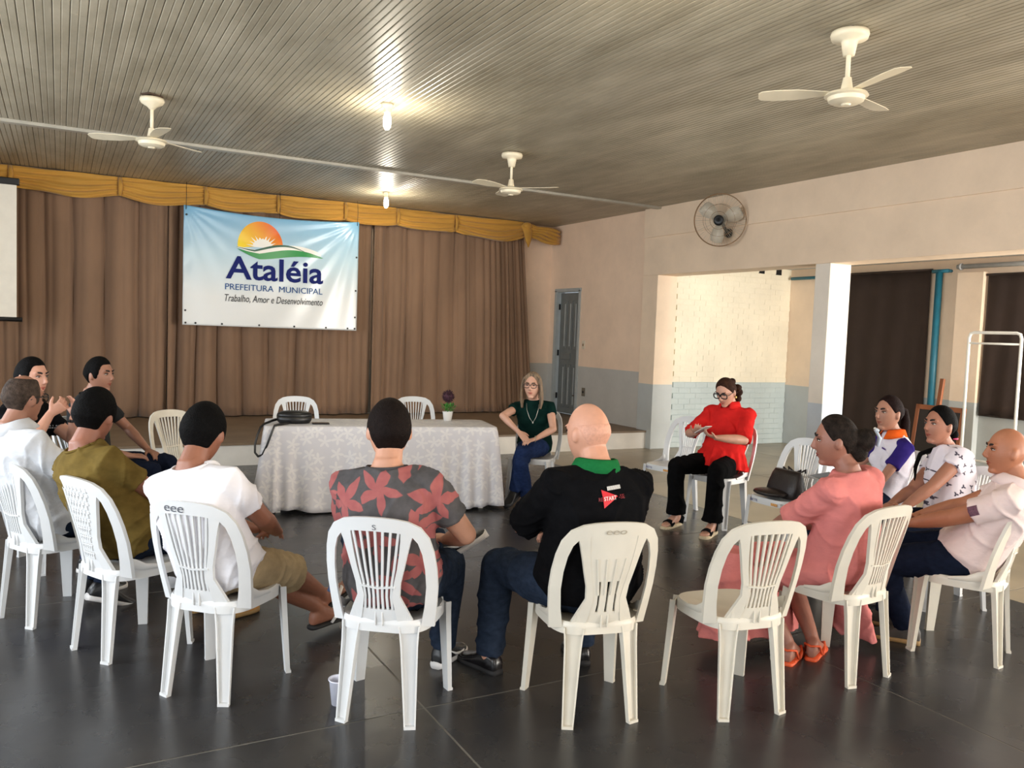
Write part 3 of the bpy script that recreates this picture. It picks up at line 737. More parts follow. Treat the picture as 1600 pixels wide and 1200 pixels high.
def place_chair(kind, x, y, ang, label, group=None, mark=None):
    p = protos[kind]
    c = p if kind not in used else copytree(p)
    used.add(kind); c.name = 'plastic_chair'
    c.location = (x, y, 0); c.rotation_euler = (0, 0, R(-ang)); tag(c, label, 'chair', group or 'white plastic chairs of the circle')
    if mark:
        txt, w_, h_, sh = mark; pts, ff = text_pts(txt, w_, h_, sh)
        me = bpy.data.meshes.new('marking'); me.from_pydata([(x_-w_/2, yb(x_-w_/2, .828+z_)-.0115, .828+z_) for x_, z_ in pts], [], ff); me.materials.append(m_pen2 if kind == 'slot' else m_pen); me.update()
        back = [q for q in c.children if q.name.startswith('backrest')][0]
        tag(link('marking', me, back), 'handwritten pen marking')
    return c
marks = []
place_chair('slat', .65, 3.79, 44, 'white slatted plastic chair under the man in the white t-shirt', mark=None)
C_ = [('weave', .31, 4.43, 63, 'white plastic chair with woven-pattern back under the man in olive', None),
 ('slot', 2.03, 2.93, 13, 'cream plastic chair with solid splat and three slots under the man in black polo', ('eeo', .09, .018, .1)),
 ('slat', 1.26, 3.28, 37.5, 'white slatted plastic chair under the man in the flowered shirt', ('S', .016, .022, 0)),
 ('slat', -.025, 5.07, 60, 'white slatted plastic chair under the man in the pale grey shirt', None),
 ('cream', 2.67, 2.72, 10, 'empty white slatted plastic chair beside the woman in the pink dress', None),
 ('cream', 3.43, 2.76, -4, 'white slatted plastic chair under the woman in the pink dress', None),
 ('cream', 4.29, 2.64, -22, 'white slatted plastic chair under the bald man in the pale polo', None),
 ('slat', 4.97, 3.22, -62, 'white plastic chair under the woman in the printed white blouse', None),
 ('slat', 5.17, 3.87, -70, 'white plastic chair under the young woman with orange collar', None),
 ('slat', 4.93, 4.52, -90, 'white plastic chair holding the dark handbag', None),
 ('slat', 5.16, 5.47, -102, 'white plastic chair under the woman in the red blouse', None),
 ('slat', 5.12, 6.08, -100, 'empty white plastic chair by the woman in red, towards the stage', None),
 ('slat', 4.06, 6.87, -136, 'white plastic chair under the woman in the dark green top', None),
 ('slat', 3.38, 8.26, 195, 'empty white plastic chair behind the table, nearer the potted plant', None),
 ('slat', 2.12, 8.36, 192, 'empty white plastic chair behind the table, nearer the black pouch', None),
 ('cream', .93, 7.12, 150, 'empty white plastic chair between the table and the young man in black and green', None),
 ('slat', .26, 6.78, 128, 'white plastic chair under the young man in black and green', None),
 ('slat', -.14, 6.12, 125, 'white plastic chair under the man gesturing in the black t-shirt', None)]
for k in C_: place_chair(k[0], k[1], k[2], k[3], k[4], mark=k[5])
for o in list(bpy.data.objects):      # the pen scrawl on the first chair, mirrored on none of its copies
    if o.get('label') == 'white slatted plastic chair under the man in the white t-shirt':
        pts, ff = text_pts('eee', .10, .026, .15); back = [q for q in o.children if q.name.startswith('backrest')][0]
        me = bpy.data.meshes.new('marking'); me.from_pydata([(x_-.10, yb(x_-.10, .83+z_)-.0115, .83+z_) for x_, z_ in pts], [], ff); me.materials.append(m_pen); me.update()
        tag(link('marking', me, back), 'handwritten pen marking')

for o in list(bpy.data.objects):
    if o.get('label') in ('white plastic chair holding the dark handbag', 'empty white plastic chair by the woman in red, towards the stage'):
        MB().box((-.13, .2085, .392), (-.07, .2115, .412)).build('sticker', mat('orange_sticker', (206, 150, 84), .5, .3, 90), o, smooth=False)
        pts, ff = text_pts('BETE', .075, .018); me = bpy.data.meshes.new('marking'); me.from_pydata([(.14-a, .2118, .398+b) for a, b in pts], [], ff); me.materials.append(mat('blue_pen', (60, 62, 120), .7, 0)); me.update()
        tag(link('marking', me, o), 'handwritten blue pen marking')
# ================================================================== TABLE
TA = R(-13.0); TC = (2.60, 7.19); TL, TD, TH = 2.04, .64, .75
tab = thing('trestle_table', 'long table hidden under the white damask cloth', 'table', (*TC, 0), TA)
MB().box((-TL/2+.01, -TD/2+.01, TH-.035), (TL/2-.01, TD/2-.01, TH-.006)).build('tabletop', m_white_trim, tab, smooth=False)
for sx in (-1, 1):
    for sy in (-1, 1): MB().box((sx*.90-.02, sy*.26-.02, 0), (sx*.90+.02, sy*.26+.02, TH-.03)).build('leg', m_white_trim, tab, smooth=False)
m_cloth = flower_mat('white_damask', (206, 203, 206), (216, 213, 213), 8.5, 5, .062, 'xyz', .5, (201, 199, 203), (219, 216, 215), .5)
cl = MB(); n = 260; rings = []
def rect(u, hx, hy, rc):
    """point on a rounded rectangle by perimeter fraction, with outward normal"""
    L = [2*(hx-rc), math.pi*rc/2, 2*(hy-rc), math.pi*rc/2]*2; tot = sum(L); s_ = u*tot
    cs = [((-hx+rc, -hy), (1, 0), (0, -1)), ((hx-rc, -hy+rc), -90, 0), ((hx, -hy+rc), (0, 1), (1, 0)), ((hx-rc, hy-rc), 0, 0), ((hx-rc, hy), (-1, 0), (0, 1)), ((-hx+rc, hy-rc), 90, 0), ((-hx, hy-rc), (0, -1), (-1, 0)), ((-hx+rc, -hy+rc), 180, 0)]
    for i in range(8):
        if s_ <= L[i] or i == 7:
            if i % 2 == 0:
                p, d, nn = cs[i]; return (p[0]+d[0]*s_, p[1]+d[1]*s_), nn, 0
            c_, a0, _ = cs[i]; a = R(a0)+s_/rc; k = math.sin(min(1, s_/L[i])*math.pi)
            return (c_[0]+rc*math.cos(a), c_[1]+rc*math.sin(a)), (math.cos(a), math.sin(a)), k
        s_ -= L[i]
def cloth_ring(scale, z, out, fold, lift):
    r = []
    for j in range(n):
        (x, y), nn, ck = rect(j/n, TL/2, TD/2, .05)
        ph = j/n
        # folds concentrate near the corners
        cd_ = min(abs(abs(x)-TL/2)+abs(abs(y)-TD/2), .9)
        wv = math.sin(ph*2*math.pi*34+2*math.sin(ph*40))*(.30+.9*math.exp(-cd_*3.2))+.5*math.sin(ph*2*math.pi*15+1)
        o_ = out*(1+1.1*ck)+fold*wv
        zz = z+lift*(ck*.55*(x < 0)*(y > -.9)+.04*math.sin(ph*2*math.pi*9))
        r.append((x*scale+nn[0]*o_, y*scale+nn[1]*o_, zz))
    return r
rings = [cloth_ring(.01, TH+.002, 0, 0, 0), cloth_ring(.6, TH+.002, 0, 0, 0), cloth_ring(.97, TH+.002, 0, 0, 0), cloth_ring(1, TH-.001, .004, 0, 0)]
for k in range(1, 19):
    t = k/18; rings.append(cloth_ring(1, TH-.004-t*(TH-.03), .006+.055*t**.8, .034*t**1.1, .35*t*t))
cl.loft(rings, cap=False)
cl.f.append(tuple(range(n)))
cl.mi.append(0)
o = cl.build('tablecloth', m_cloth, None); o.location = (*TC, 0); o.rotation_euler = (0, 0, TA); s_ = o.modifiers.new('thick', 'SOLIDIFY'); s_.thickness = .003; s_.offset = 1
tag(o, 'white damask tablecloth with flower pattern draped to the floor', 'tablecloth')
# pouch with strap
ZT = TH+.008
pc = thing('belt_pouch', 'black round pouch with long strap lying on the tablecloth', 'pouch', (1.83, 7.30, ZT), R(-8))
b_ = MB(); b_.lathe([(0, 0), (.125, 0), (.142, .02), (.145, .045), (.14, .05), (.14, .055), (.147, .06), (.14, .085), (.10, .103), (0, .108)], n=32); b_.xf(M.Diagonal((1.05, .72, 1, 1)))
pb = b_.build('body', mat('black_leather', (20, 20, 22), .38, .1, 30), pc)
b_ = MB(); b_.tube([(.152*math.cos(a), .108*math.sin(a), .052) for a in np.linspace(0, 2*math.pi, 33)], .003, 6); b_.build('zip', mat('zip_metal', (90, 88, 82), .35, metal=.7), pc)
b_ = MB()
b_.tube([(-.14, .02, .03), (-.19, -.02, .02), (-.23, -.08, .012), (-.27, -.15, .006), (-.30, -.19, -.02), (-.325, -.215, -.08), (-.345, -.235, -.16), (-.345, -.25, -.225), (-.32, -.265, -.255), (-.285, -.275, -.24), (-.25, -.278, -.16), (-.215, -.272, -.06), (-.19, -.255, .004), (-.13, -.19, .008), (-.07, -.12, .008), (-.03, -.08, .015)], [(.004, .011)]*16, 8, side=(.5, -.8, .1))
b_.build('strap', m_black, pc)
ph = MB().box((-.075, -.036, 0), (.075, .036, .009)).build('smartphone', m_black, None, smooth=False, bevel=.003); ph.location = (2.03, 7.17, ZT); ph.rotation_euler = (0, 0, R(-10))
tag(ph, 'black smartphone lying on the tablecloth beside the pouch', 'phone')
MB().box((-.07, -.032, .009), (.07, .032, .0097)).build('screen', mat('phone_glass', (8, 8, 10), .08, 0), ph, smooth=False)
# potted plant
pp = thing('potted_plant', 'small white pot with green leaves and a dark purple ball bloom', 'plant', (3.28, 7.22, ZT))
MB().lathe([(0, 0), (.038, 0), (.05, .085), (.053, .088), (.048, .086), (.044, .07), (0, .07)], n=24).build('pot', mat('white_pot', (236, 234, 230), .35, .01), pp)
m_leaf = mat('plastic_leaf', (62, 128, 44), .5, .15, 30)
for k in range(46):
    a = random.uniform(0, 6.28); el = random.uniform(.1, 1.3); r_ = random.uniform(.02, .07); c_ = V((r_*math.cos(a), r_*math.sin(a), .085+.06*math.sin(el)))
    d = V((math.cos(a)*math.cos(el), math.sin(a)*math.cos(el), math.sin(el))); L = random.uniform(.025, .04)
    s_ = d.cross(V((0, 0, 1))).normalized(); nn = s_.cross(d)
    b_ = MB(); b_.loft([[c_+d*t*L+s_*w_*f_+nn*(e_+.006*math.sin(t*3)) for f_, e_ in ((-1, 0), (0, -.003), (1, 0), (0, .001))] for t, w_ in ((0, .002), (.35, .011), (.7, .009), (1, .001))]); b_.build('leaf', m_leaf, pp)
MB().tube([(0, 0, .07), (.0, 0, .20)], .004, 8).build('stem', m_leaf, pp)
bl = MB().ell((0, 0, .235), (.05, .05, .048)).build('bloom', mat('purple_bloom', (58, 26, 40), .8, .2, 40), pp)
fu = MB()
for k in range(150):
    d = V(np.random.normal(size=3)).normalized(); p = V((0, 0, .235))+d*.046; s_ = d.orthogonal().normalized()
    fu.loft([[p+s_*.005, p+d.cross(s_)*.005, p-s_*.005, p-d.cross(s_)*.005], [p+d*.02+s_*.001, p+d*.02+d.cross(s_)*.001, p+d*.02-s_*.001, p+d*.02-d.cross(s_)*.001]])
o = fu.build('bloom_petals', mat('purple_bloom', (58, 26, 40)), bl); o['kind'] = 'stuff'
# cup on the floor
cp = MB().lathe([(0, 0), (.030, 0), (.042, .105), (.046, .107), (.046, .112), (.040, .11), (.028, .006), (0, .006)], n=28).build('plastic_cup', mat('white_cup', (222, 224, 238), .35, .02), None); cp.location = (1.06, 3.37, 0)
tag(cp, 'white disposable cup on the floor beneath a slatted chair', 'cup')
# handbag on chair
hb = thing('handbag', 'dark brown leather handbag lying on an empty white chair', 'handbag', (4.97, 4.50, ZS+.004), R(85))
m_lea = mat('dark_leather', (30, 22, 22), .42, .12, 14, .15, 90)
b_ = MB(); rings = []
for z, w_, d_ in ((0, .15, .075), (.03, .165, .085), (.10, .16, .07), (.17, .145, .045), (.205, .13, .025)):
    rings.append([(w_*math.copysign(abs(math.cos(a))**.5, math.cos(a)), .05+d_*math.copysign(abs(math.sin(a))**.6, math.sin(a))-.16*z*.6, z) for a in np.linspace(0, 2*math.pi, 29)[:-1]])
b_.loft(rings); b_.build('body', m_lea, hb)
b_ = MB(); b_.ell((.02, .17, .035), (.15, .12, .03)); b_.build('flap', m_lea, hb)
for y in (.0, .05):
    MB().tube([(-.09, y-.06, .19), (-.085, y-.07, .215), (.0, y-.06, .17), (.085, y-.05, .215), (.09, y-.06, .19)], .007, 8).build('handle', m_lea, hb)

# ================================================================== PEOPLE
JOBS = []
def job(mb, voxel, smooth, name, mt, parent, post=None, label=None): JOBS.append((mb, voxel, smooth, name, mt, parent, post, label))
def flush():
    tmp = []
    for mb, voxel, sm, name, mt, parent, post, label in JOBS:
        me = bpy.data.meshes.new('tmp'); me.from_pydata(mb.v, [], mb.f); me.update(); fix(me)
        ob = bpy.data.objects.new('tmp', me); COL.objects.link(ob)
        r_ = ob.modifiers.new('r', 'REMESH'); r_.mode = 'VOXEL'; r_.voxel_size = voxel
        if sm:
            s_ = ob.modifiers.new('s', 'SMOOTH'); s_.factor = .5; s_.iterations = sm
        tmp.append(ob)
    dg = bpy.context.evaluated_depsgraph_get(); out = []
    for ob, (mb, voxel, sm, name, mt, parent, post, label) in zip(tmp, JOBS):
        me = bpy.data.meshes.new_from_object(ob.evaluated_get(dg)); me.name = name; me.materials.clear(); me.materials.append(mt)
        if post:
            co = np.empty(len(me.vertices)*3); me.vertices.foreach_get('co', co); co = post(co.reshape(-1, 3)); me.vertices.foreach_set('co', co.ravel()); me.update()
        amp = {'shirt': .019, 'blouse': .015, 'dress': .018, 'trousers': .014, 'shorts': .017, 'sleeve': .010}.get(name, 0)
        if amp:
            n_ = len(me.vertices); co = np.empty(n_*3); me.vertices.foreach_get('co', co); co = co.reshape(-1, 3); nn = np.empty(n_*3); me.vertices.foreach_get('normal', nn); nn = nn.reshape(-1, 3)
            x_, y_, z_ = co[:, 0], co[:, 1], co[:, 2]; sg = np.tanh(x_*18)
            w1 = 2.2*np.sin(6*x_+4*z_+1)+1.6*np.sin(7*y_-5*z_)+1.2*np.sin(13*x_-9*z_+8*y_)
            r1 = (1-np.abs(np.sin(8*(z_*.9+.55*sg*x_+.5*y_)+w1)))**3; r2 = (1-np.abs(np.sin(13*(z_*.5-.8*sg*x_+.9*y_)+1.4*w1+2)))**3
            gate = .5+.5*np.sin(5*x_+6*z_-4*y_+2*np.sin(4*z_)); co = co+nn*(amp*(r1*gate+.7*r2*(1-gate))-amp*.25)[:, None]
            me.vertices.foreach_set('co', co.ravel()); me.update()
        shade(me); o = link(name, me, parent)
        if label: o['label'] = label
        out.append(o)
    for ob in tmp:
        me = ob.data; bpy.data.objects.remove(ob); bpy.data.meshes.remove(me)
    JOBS.clear()
    return out
def ik(a, tgt, l1, l2, pole):
    a, tgt, pole = V(a), V(tgt), V(pole); d = tgt-a; L = d.length
    if L > (l1+l2)*.995: d = d*((l1+l2)*.995/L); L = d.length; tgt = a+d
    if L < abs(l1-l2)+.02: L = abs(l1-l2)+.02; d = d.normalized()*L; tgt = a+d
    u = d.normalized(); x = (l1*l1-l2*l2+L*L)/(2*L); h_ = math.sqrt(max(0, l1*l1-x*x))
    pn = pole-u*pole.dot(u); pn = pn.normalized() if pn.length > 1e-6 else u.orthogonal().normalized()
    return a+u*x+pn*h_, tgt
def sstep(x): x = max(0, min(1, x)); return x*x*(3-2*x)
HA, HB_, HC = .0745, .096, .118
def head_pt(u, v, grow=0):
    x = (HA+grow)*math.sin(u)*math.cos(v); y = (HB_+grow)*math.cos(u)*math.cos(v); z = (HC+grow)*math.sin(v)
    if z < 0:
        t = min(1, -z/HC); x *= 1-.26*t**1.6
        y = (HB_+grow)*math.cos(u)*math.cos(v)**.6*(1-.16*t)+.016*t if y > 0 else y*(1-.5*t)+.016*t
    if y > 0: y *= .96
    return V((x, y, z))
def hairline(keys, u):
    a = abs(math.degrees(u))
    for (a0, v0), (a1, v1) in zip(keys, keys[1:]):
        if a <= a1: return v0+(v1-v0)*(a-a0)/(a1-a0+1e-9)
    return keys[-1][1]
SHORT = [(0, 37), (30, 36), (46, 33), (55, 24), (61, 8), (68, -12), (78, -18), (84, -14), (92, -2), (105, -6), (130, -34), (180, -42)]
PULLED = [(0, 46), (35, 38), (60, 18), (78, -2), (95, 0), (110, -14), (140, -36), (180, -44)]
def hair_shell(mb, hm, hc, keys, th, hsc=1.05, crown=None, rough=.0):
    nu, nv = 56, 36; rings = []
    rnd = random.Random(3)
    for i in range(nv+1):
        v = -1.50+3.0*i/nv; ring = []
        for j in range(nu):
            u = -math.pi+2*math.pi*j/nu; dv = math.degrees(v)-hairline(keys, u)
            k = sstep(dv/9)
            t = th*(.55+.45*sstep(dv/40))
            if crown: k *= 1-crown(math.degrees(u), math.degrees(v))
            gr = -.010+(t+.010)*k+(rnd.uniform(-rough, rough)*k if rough else 0)
            ring.append(hc+hm @ (head_pt(u, v, gr)*hsc))
        rings.append(ring)
    return mb.loft(rings)
def hand(mb, wr, d, pn, thumb, curl=.5, sc=1., spread=.0):
    wr, d, pn = V(wr), V(d).normalized(), V(pn); pn = (pn-d*pn.dot(d)).normalized(); s_ = d.cross(pn)*thumb; s_.normalize()
    mb.tube([wr-d*.02, wr+d*.02*sc, wr+d*.06*sc, wr+d*.092*sc], [(.024*sc, .018*sc), (.029*sc, .016*sc), (.040*sc, .0145*sc), (.037*sc, .011*sc)], 12, side=s_)
    for i, L in enumerate((.070, .078, .073, .056)):
        base = wr+d*(.084-.004*abs(i-1.2))*sc+s_*(.0295-.0205*i)*sc; fd = (d+s_*(.5-i*.33)*(.12+spread)).normalized(); p = [base-fd*.012, base]; ang = 0
        for seg, f_ in ((0, .45), (1, .32), (2, .23)):
            ang += curl*(.75 if seg == 0 else 1.0); q = fd*math.cos(ang)+pn*math.sin(ang); p.append(p[-1]+q*L*f_*sc)
        mb.tube(p, [.0088*sc, .0092*sc, .0085*sc, .0078*sc, .006*sc], 8)
    tb_ = wr+d*.022*sc+s_*.022*sc; t1 = (d*.65+s_*.72+pn*.25).normalized(); t2 = (d*.85+s_*.3+pn*(.25+.4*curl)).normalized()
    mb.tube([tb_-t1*.01, tb_+t1*.035*sc, tb_+t1*.045*sc+t2*.018*sc, tb_+t1*.045*sc+t2*.042*sc], [.013*sc, .0115*sc, .0098*sc, .007*sc], 8)
FOOT = [(-.068, .018, -.070, -.030), (-.055, .028, -.076, .0), (-.02, .033, -.078, .03), (.03, .034, -.078, .018), (.08, .039, -.078, -.018), (.125, .044, -.078, -.038), (.16, .042, -.078, -.048), (.187, .031, -.077, -.054), (.2, .014, -.074, -.060)]
def foot(mb, an, toe, sc=1, grow=0, zc=None, up=(0, 0, 1), zmin=None, lo=None):
    an, toe = V(an), V(toe).normalized(); up = V(up); up = (up-toe*up.dot(toe)).normalized(); s_ = toe.cross(up); rings = []
    for x, hw, z0, z1 in FOOT:
        if zc is not None: z1 = min(z1, zc)
        z0 = (z0-grow) if lo is None else lo
        hw = hw+grow; z1 = z1+grow; xx = x*(1+grow*6); c_ = an+toe*(xx*sc)+up*((z0+z1)/2*sc)
        rings.append([c_+s_*(hw*sc*math.copysign(abs(math.cos(a))**.75, math.cos(a)))+up*((z1-z0)/2*sc*math.copysign(abs(math.sin(a))**.75, math.sin(a))) for a in np.linspace(0, 2*math.pi, 15)[:-1]])
    mb.loft(rings)
TORSO = [(-.10, .10, .08, 0), (-.06, .160, .115, 0), (.03, .176, .130, .0), (.12, .162, .118, .0), (.22, .160, .114, .004), (.32, .174, .120, .002), (.395, .180, .112, -.006), (.44, .160, .094, -.012), (.475, .115, .078, -.014), (.505, .070, .064, -.012), (.54, .056, .058, -.004)]
PEOPLE = []
def skin(rgb):
    g_ = sum(rgb)/3; rgb = tuple(int(g_+(q-g_)*.86) for q in rgb)
    return mat('skin_%d_%d_%d' % rgb, rgb, .5, .04, 14, .06, 120)
def person(label, x, y, ang, top, c):
    """c: build and pose; top: world position of the crown of the head"""
    root = thing('person', label, 'person', (x, y, 0), R(-ang), 'people sitting in the circle')
    inv = M.Rotation(R(ang), 3, 'Z')
    loc = lambda p: inv @ (V(p)-V((x, y, 0)))
    fat = c.get('fat', 0); fem = c.get('fem', 0)
    hip = V(c.get('hip', (0, -.035+.05*fat, .53))); tp = loc(top); tw = R(c.get('twist', 0)); hy, hp, hr = [R(a) for a in c.get('head', (0, 0, 0))]
    hm = M.Rotation(-hy, 3, 'Z') @ M.Rotation(-hp, 3, 'X') @ M.Rotation(hr, 3, 'Y')   # yaw right +, pitch down +
    hs = c.get('hs', 1.05)
    hc = tp-hm @ V((0, 0, HC*hs*.97))
    nb = hc+hm @ V((0, -.03, -.095))+V((0, -.02, -.040))          # base of neck
    dv = nb-hip; s = dv.length/.505; u = dv.normalized()
    slouch = c.get('slouch', .03)
    def ax(t):
        k = max(0, min(1, t/.45)); a = -tw*k; sd = V((math.cos(a), math.sin(a), 0)); sd = (sd-u*sd.dot(u)).normalized(); return sd, u.cross(sd)
    def sp(t):
        k = t/.505; sd, fw = ax(t); return hip+u*(t*s)-fw*(slouch*4*max(0, k)*(1-min(1, k)))
    bw = c.get('build', 1.0)*(.93 if fem else 1.0)
    def sect(grow, t0, t1, core=1.0):
        rings = []
        ts = [q for q in TORSO if t0-1e-6 <= q[0] <= t1+1e-6]
        for t, hw, hd, of in ts:
            sd, fw = ax(t); f_ = math.exp(-((t-.10)/.15)**2)*fat
            hw_ = hw*bw*(1+.22*f_+.10*fat*(t > -.05))*core+grow; hd_ = hd*bw*(1+.42*f_+.08*fat)*core+grow; ce_ = sp(t)+fw*(of+.045*f_)
            if fem and t > .3: hw_ *= .95
            rings.append([ce_+sd*(hw_*math.copysign(abs(math.cos(a))**.85, math.cos(a)))+fw*(hd_*math.copysign(abs(math.sin(a))**.85, math.sin(a))) for a in np.linspace(0, 2*math.pi, 25)[:-1]])
        return rings
    body = MB(); sk = skin(c['skin'])
    body.loft(sect(-.004, -.10, .54, .93))
    body.tube([sp(.47), nb+V((0, .0, .01)), hc+hm @ V((0, -.022, -.075)), hc+hm @ V((0, -.012, -.03))], [.062*bw, (.054+.008*fat)*bw, (.052+.008*fat)*bw, .05*bw], 14)
    # head
    rings = []
    for i in range(19):
        v = -1.52+3.04*i/18
        rings.append([hc+hm @ (head_pt(-math.pi+2*math.pi*j/28, v)*hs) for j in range(28)])
    body.loft(rings)
    H = lambda p: hc+hm @ (V(p)*hs)
    body.tube([H((0, .082, .028)), H((0, .095, .004)), H((0, .106, -.020)), H((0, .096, -.032))], [(.007, .008), (.009, .009), (.0135, .010), (.014, .007)], 10, side=hm @ V((1, 0, 0)))
    body.ell(H((0, .062, -.096)), (.028, .022, .017), hm); body.ell(H((0, .073, -.056)), (.030, .016, .022), hm)
    for sx in (-1, 1):
        body.ell(H((sx*.032, .074, .034)), (.024, .013, .009), hm)
        body.ell(H((sx*.0765, -.006, -.004)), (.010, .019, .031), hm @ M.Rotation(R(-sx*18), 3, 'Z') @ M.Rotation(R(12), 3, 'X'))
    # limbs
    ls = c.get('ls', s); lu, lfo = .285*ls, .25*ls
    SH = {}; EL = {}; WR = {}
    slv = MB(); slvs = []; sl_kind = c.get('sleeve', 'short')
    for sx, key in ((1, 'RA'), (-1, 'LA')):
        wrist, pole, hd_, pn, curl = c[key]
        sd, fw = ax(.43); sh = sp(.415)+sd*(sx*.172*bw*(1+.06*fat))
        el, wr_ = ik(sh, wrist, lu, lfo, pole); af = bw*(1+.2*fat)*(.88 if fem and not fat else 1)
        SH[sx], EL[sx], WR[sx] = sh, el, wr_
        inner = sp(.43)+sd*(sx*.09)
        body.tube([inner, sh, sh.lerp(el, .3), sh.lerp(el, .65), el], [.058*af, .056*af, .050*af, .046*af, .040*af], 14)
        body.tube([el.lerp(sh, .05), el, el.lerp(wr_, .3), el.lerp(wr_, .7), wr_, wr_+(wr_-el).normalized()*.015], [.039*af, .040*af, .042*af, .033*af, (.027*af, .022*af), (.026*af, .02*af)], 14)
        body.ell(el, (.041*af,)*3)
        hand(body, wr_, hd_, pn, sx, curl, c.get('hands', .93 if fem else 1.0), c.get('spread', 0))
        # sleeve
        g = .013; ext = {'short': .62, 'cap': .36, 'elbow': 1.0, 'long': 2.0}[sl_kind]
        P_ = [inner, sh+V((0, 0, .004)), sh.lerp(el, .3)]; Q_ = [.066*af+g*.4, .062*af+g, .056*af+g]
        if ext <= 1:
            P_ += [sh.lerp(el, ext*.8), sh.lerp(el, ext)]; Q_ += [.052*af+g*1.1, .052*af+g*1.3]
        else:
            P_ += [sh.lerp(el, .8), el, el.lerp(wr_, .35), el.lerp(wr_, .85), el.lerp(wr_, .97)]; Q_ += [.048*af+g, .047*af+g, .046*af+g, .034*af+g, .035*af+g*.8]
        one = MB(); one.tube(P_, Q_, 16); slvs.append(one)
        slv.tube(P_, Q_, 16)
        if ext > 1: slv.ell(el, (.046*af+g,)*3)
    lt, lk = c.get('thigh', .43*ls), c.get('shank', .41*ls)
    tr = MB(); HJ = {}; KN = {}; AN = {}
    tk = c.get('trouser', 'full')
    sd0, fw0 = ax(0)
    for sx, key in ((1, 'RL'), (-1, 'LL')):
        ank, pole, toe = c[key][:3]; up = c[key][3] if len(c[key]) > 3 else (0, 0, 1)
        hj = hip+sd0*(sx*.092*bw)+V((0, .02, .0)); kn_, an = ik(hj, ank, lt, lk, pole); lf_ = bw*(1+.18*fat)
        HJ[sx], KN[sx], AN[sx] = hj, kn_, an
        cr_ = .86 if tk == 'full' else 1
        body.tube([hj, hj.lerp(kn_, .35), hj.lerp(kn_, .75), kn_], [.078*lf_*cr_, .076*lf_*cr_, .060*lf_*cr_, .052*lf_*cr_], 14)
        body.ell(kn_, (.053*lf_*cr_,)*3)
        body.tube([kn_.lerp(hj, .05), kn_, kn_.lerp(an, .25), kn_.lerp(an, .6), kn_.lerp(an, .9), an-V((0, 0, .02))], [.05*lf_*cr_, .05*lf_*cr_, .054*lf_*cr_, .044*lf_*cr_, .034*lf_, .034*lf_], 14)
        foot(body, an, toe, c.get('fs', .93 if fem else 1.0), up=up)
        if c.get('shoe') in ('flipflop', 'sandal', 'wedge'):
            fsz = .93 if fem else 1.0; tv = V(toe).normalized(); uv = V(up); uv = (uv-tv*uv.dot(tv)).normalized(); sv = tv.cross(uv)
            for i in range(5): body.ell(an+tv*((.188-.011*i)*fsz)+sv*(-sx*(.026-.0135*i)*fsz)+uv*(-.066*fsz), (.012 if i == 0 else .0085,)*3)
        g = .014
        if tk == 'full':
            fl_ = c.get('flare', 0); end = c.get('tend', 1.0)
            tr.tube([hj+V((0, -.03, 0)), hj.lerp(kn_, .3), hj.lerp(kn_, .75), kn_], [.090*lf_+g*.5, .082*lf_+g, .066*lf_+g, .059*lf_+g], 18)
            tr.ell(kn_, (.058*lf_+g,)*3)
            tr.tube([kn_.lerp(hj, .04), kn_, kn_.lerp(an, .3), kn_.lerp(an, .7), kn_.lerp(an, end)], [.058*lf_+g, .058*lf_+g, .058*lf_+g, .048*lf_+g+.012*fl_, .046*lf_+g+.03*fl_], 18)
        elif tk == 'shorts':
            tr.tube([hj+V((0, -.03, 0)), hj.lerp(kn_, .3), hj.lerp(kn_, .7), hj.lerp(kn_, .95), kn_.lerp(an, .03)], [.095*lf_+g*.5, .088*lf_+g, .076*lf_+g*1.3, .068*lf_+g*1.8, .066*lf_+g*1.8], 18)
    # face relief after remesh
    hmi = hm.inverted()
    hmn = np.array(hm); hcn = np.array(hc)
    def post(co):
        L = (co-hcn) @ hmn/hs
        for sx in (-1, 1):
            d2 = ((L[:, 0]-sx*.031)/.016)**2+((L[:, 2]-.012)/.010)**2; k = np.exp(-d2)*(L[:, 1] > .03); L[:, 1] -= .009*k
        d2 = (L[:, 0]/.022)**2+((L[:, 2]+.058)/.0035)**2; L[:, 1] -= .004*np.exp(-d2)*(L[:, 1] > .04)
        return (L*hs) @ hmn.T+hcn
    post_body = lambda co: np.where((np.linalg.norm(co-hcn, axis=1) < .19)[:, None], post(co.copy()), co)
    job(body, c.get('vox', .0062), 2, 'body', sk, root, post_body)
    # eyes, brows, lips
    if c.get('face', 1):
        m_eye = mat('eye_white', (196, 182, 172), .3, 0); m_iris = mat('iris', (34, 22, 16), .15, 0); m_brow = mat('brow_'+c.get('hname', 'b'), c.get('brow', (30, 22, 18)), .8, 0)
        m_lip = mat('lips_%d' % c['skin'][0], tuple(int(a*b) for a, b in zip(c['skin'], (.82, .62, .62))), .4, 0)
        for sx in (-1, 1):
            e = MB().ell(H((sx*.031, .0735, .011)), (.0125*hs, .0095*hs, .0046*hs), hm, 12, 8).build('eye', m_eye, root)
            MB().ell(H((sx*.031, .0805, .011)), (.0052*hs, .004*hs, .0048*hs), hm, 10, 6).build('iris', m_iris, e)
            MB().tube([H((sx*.047, .074, .013)), H((sx*.040, .0815, .018)), H((sx*.030, .085, .019)), H((sx*.017, .083, .014))], .0022*hs, 6).build('lash', m_iris, e)
            MB().tube([H((sx*.050, .071, .031)), H((sx*.040, .083, .037)), H((sx*.027, .0885, .036)), H((sx*.013, .0885, .031))], [(.002, .004), (.003, .005), (.003, .006), (.002, .005)], 8, side=hm @ V((0, 1, 0))).build('eyebrow', m_brow, root)
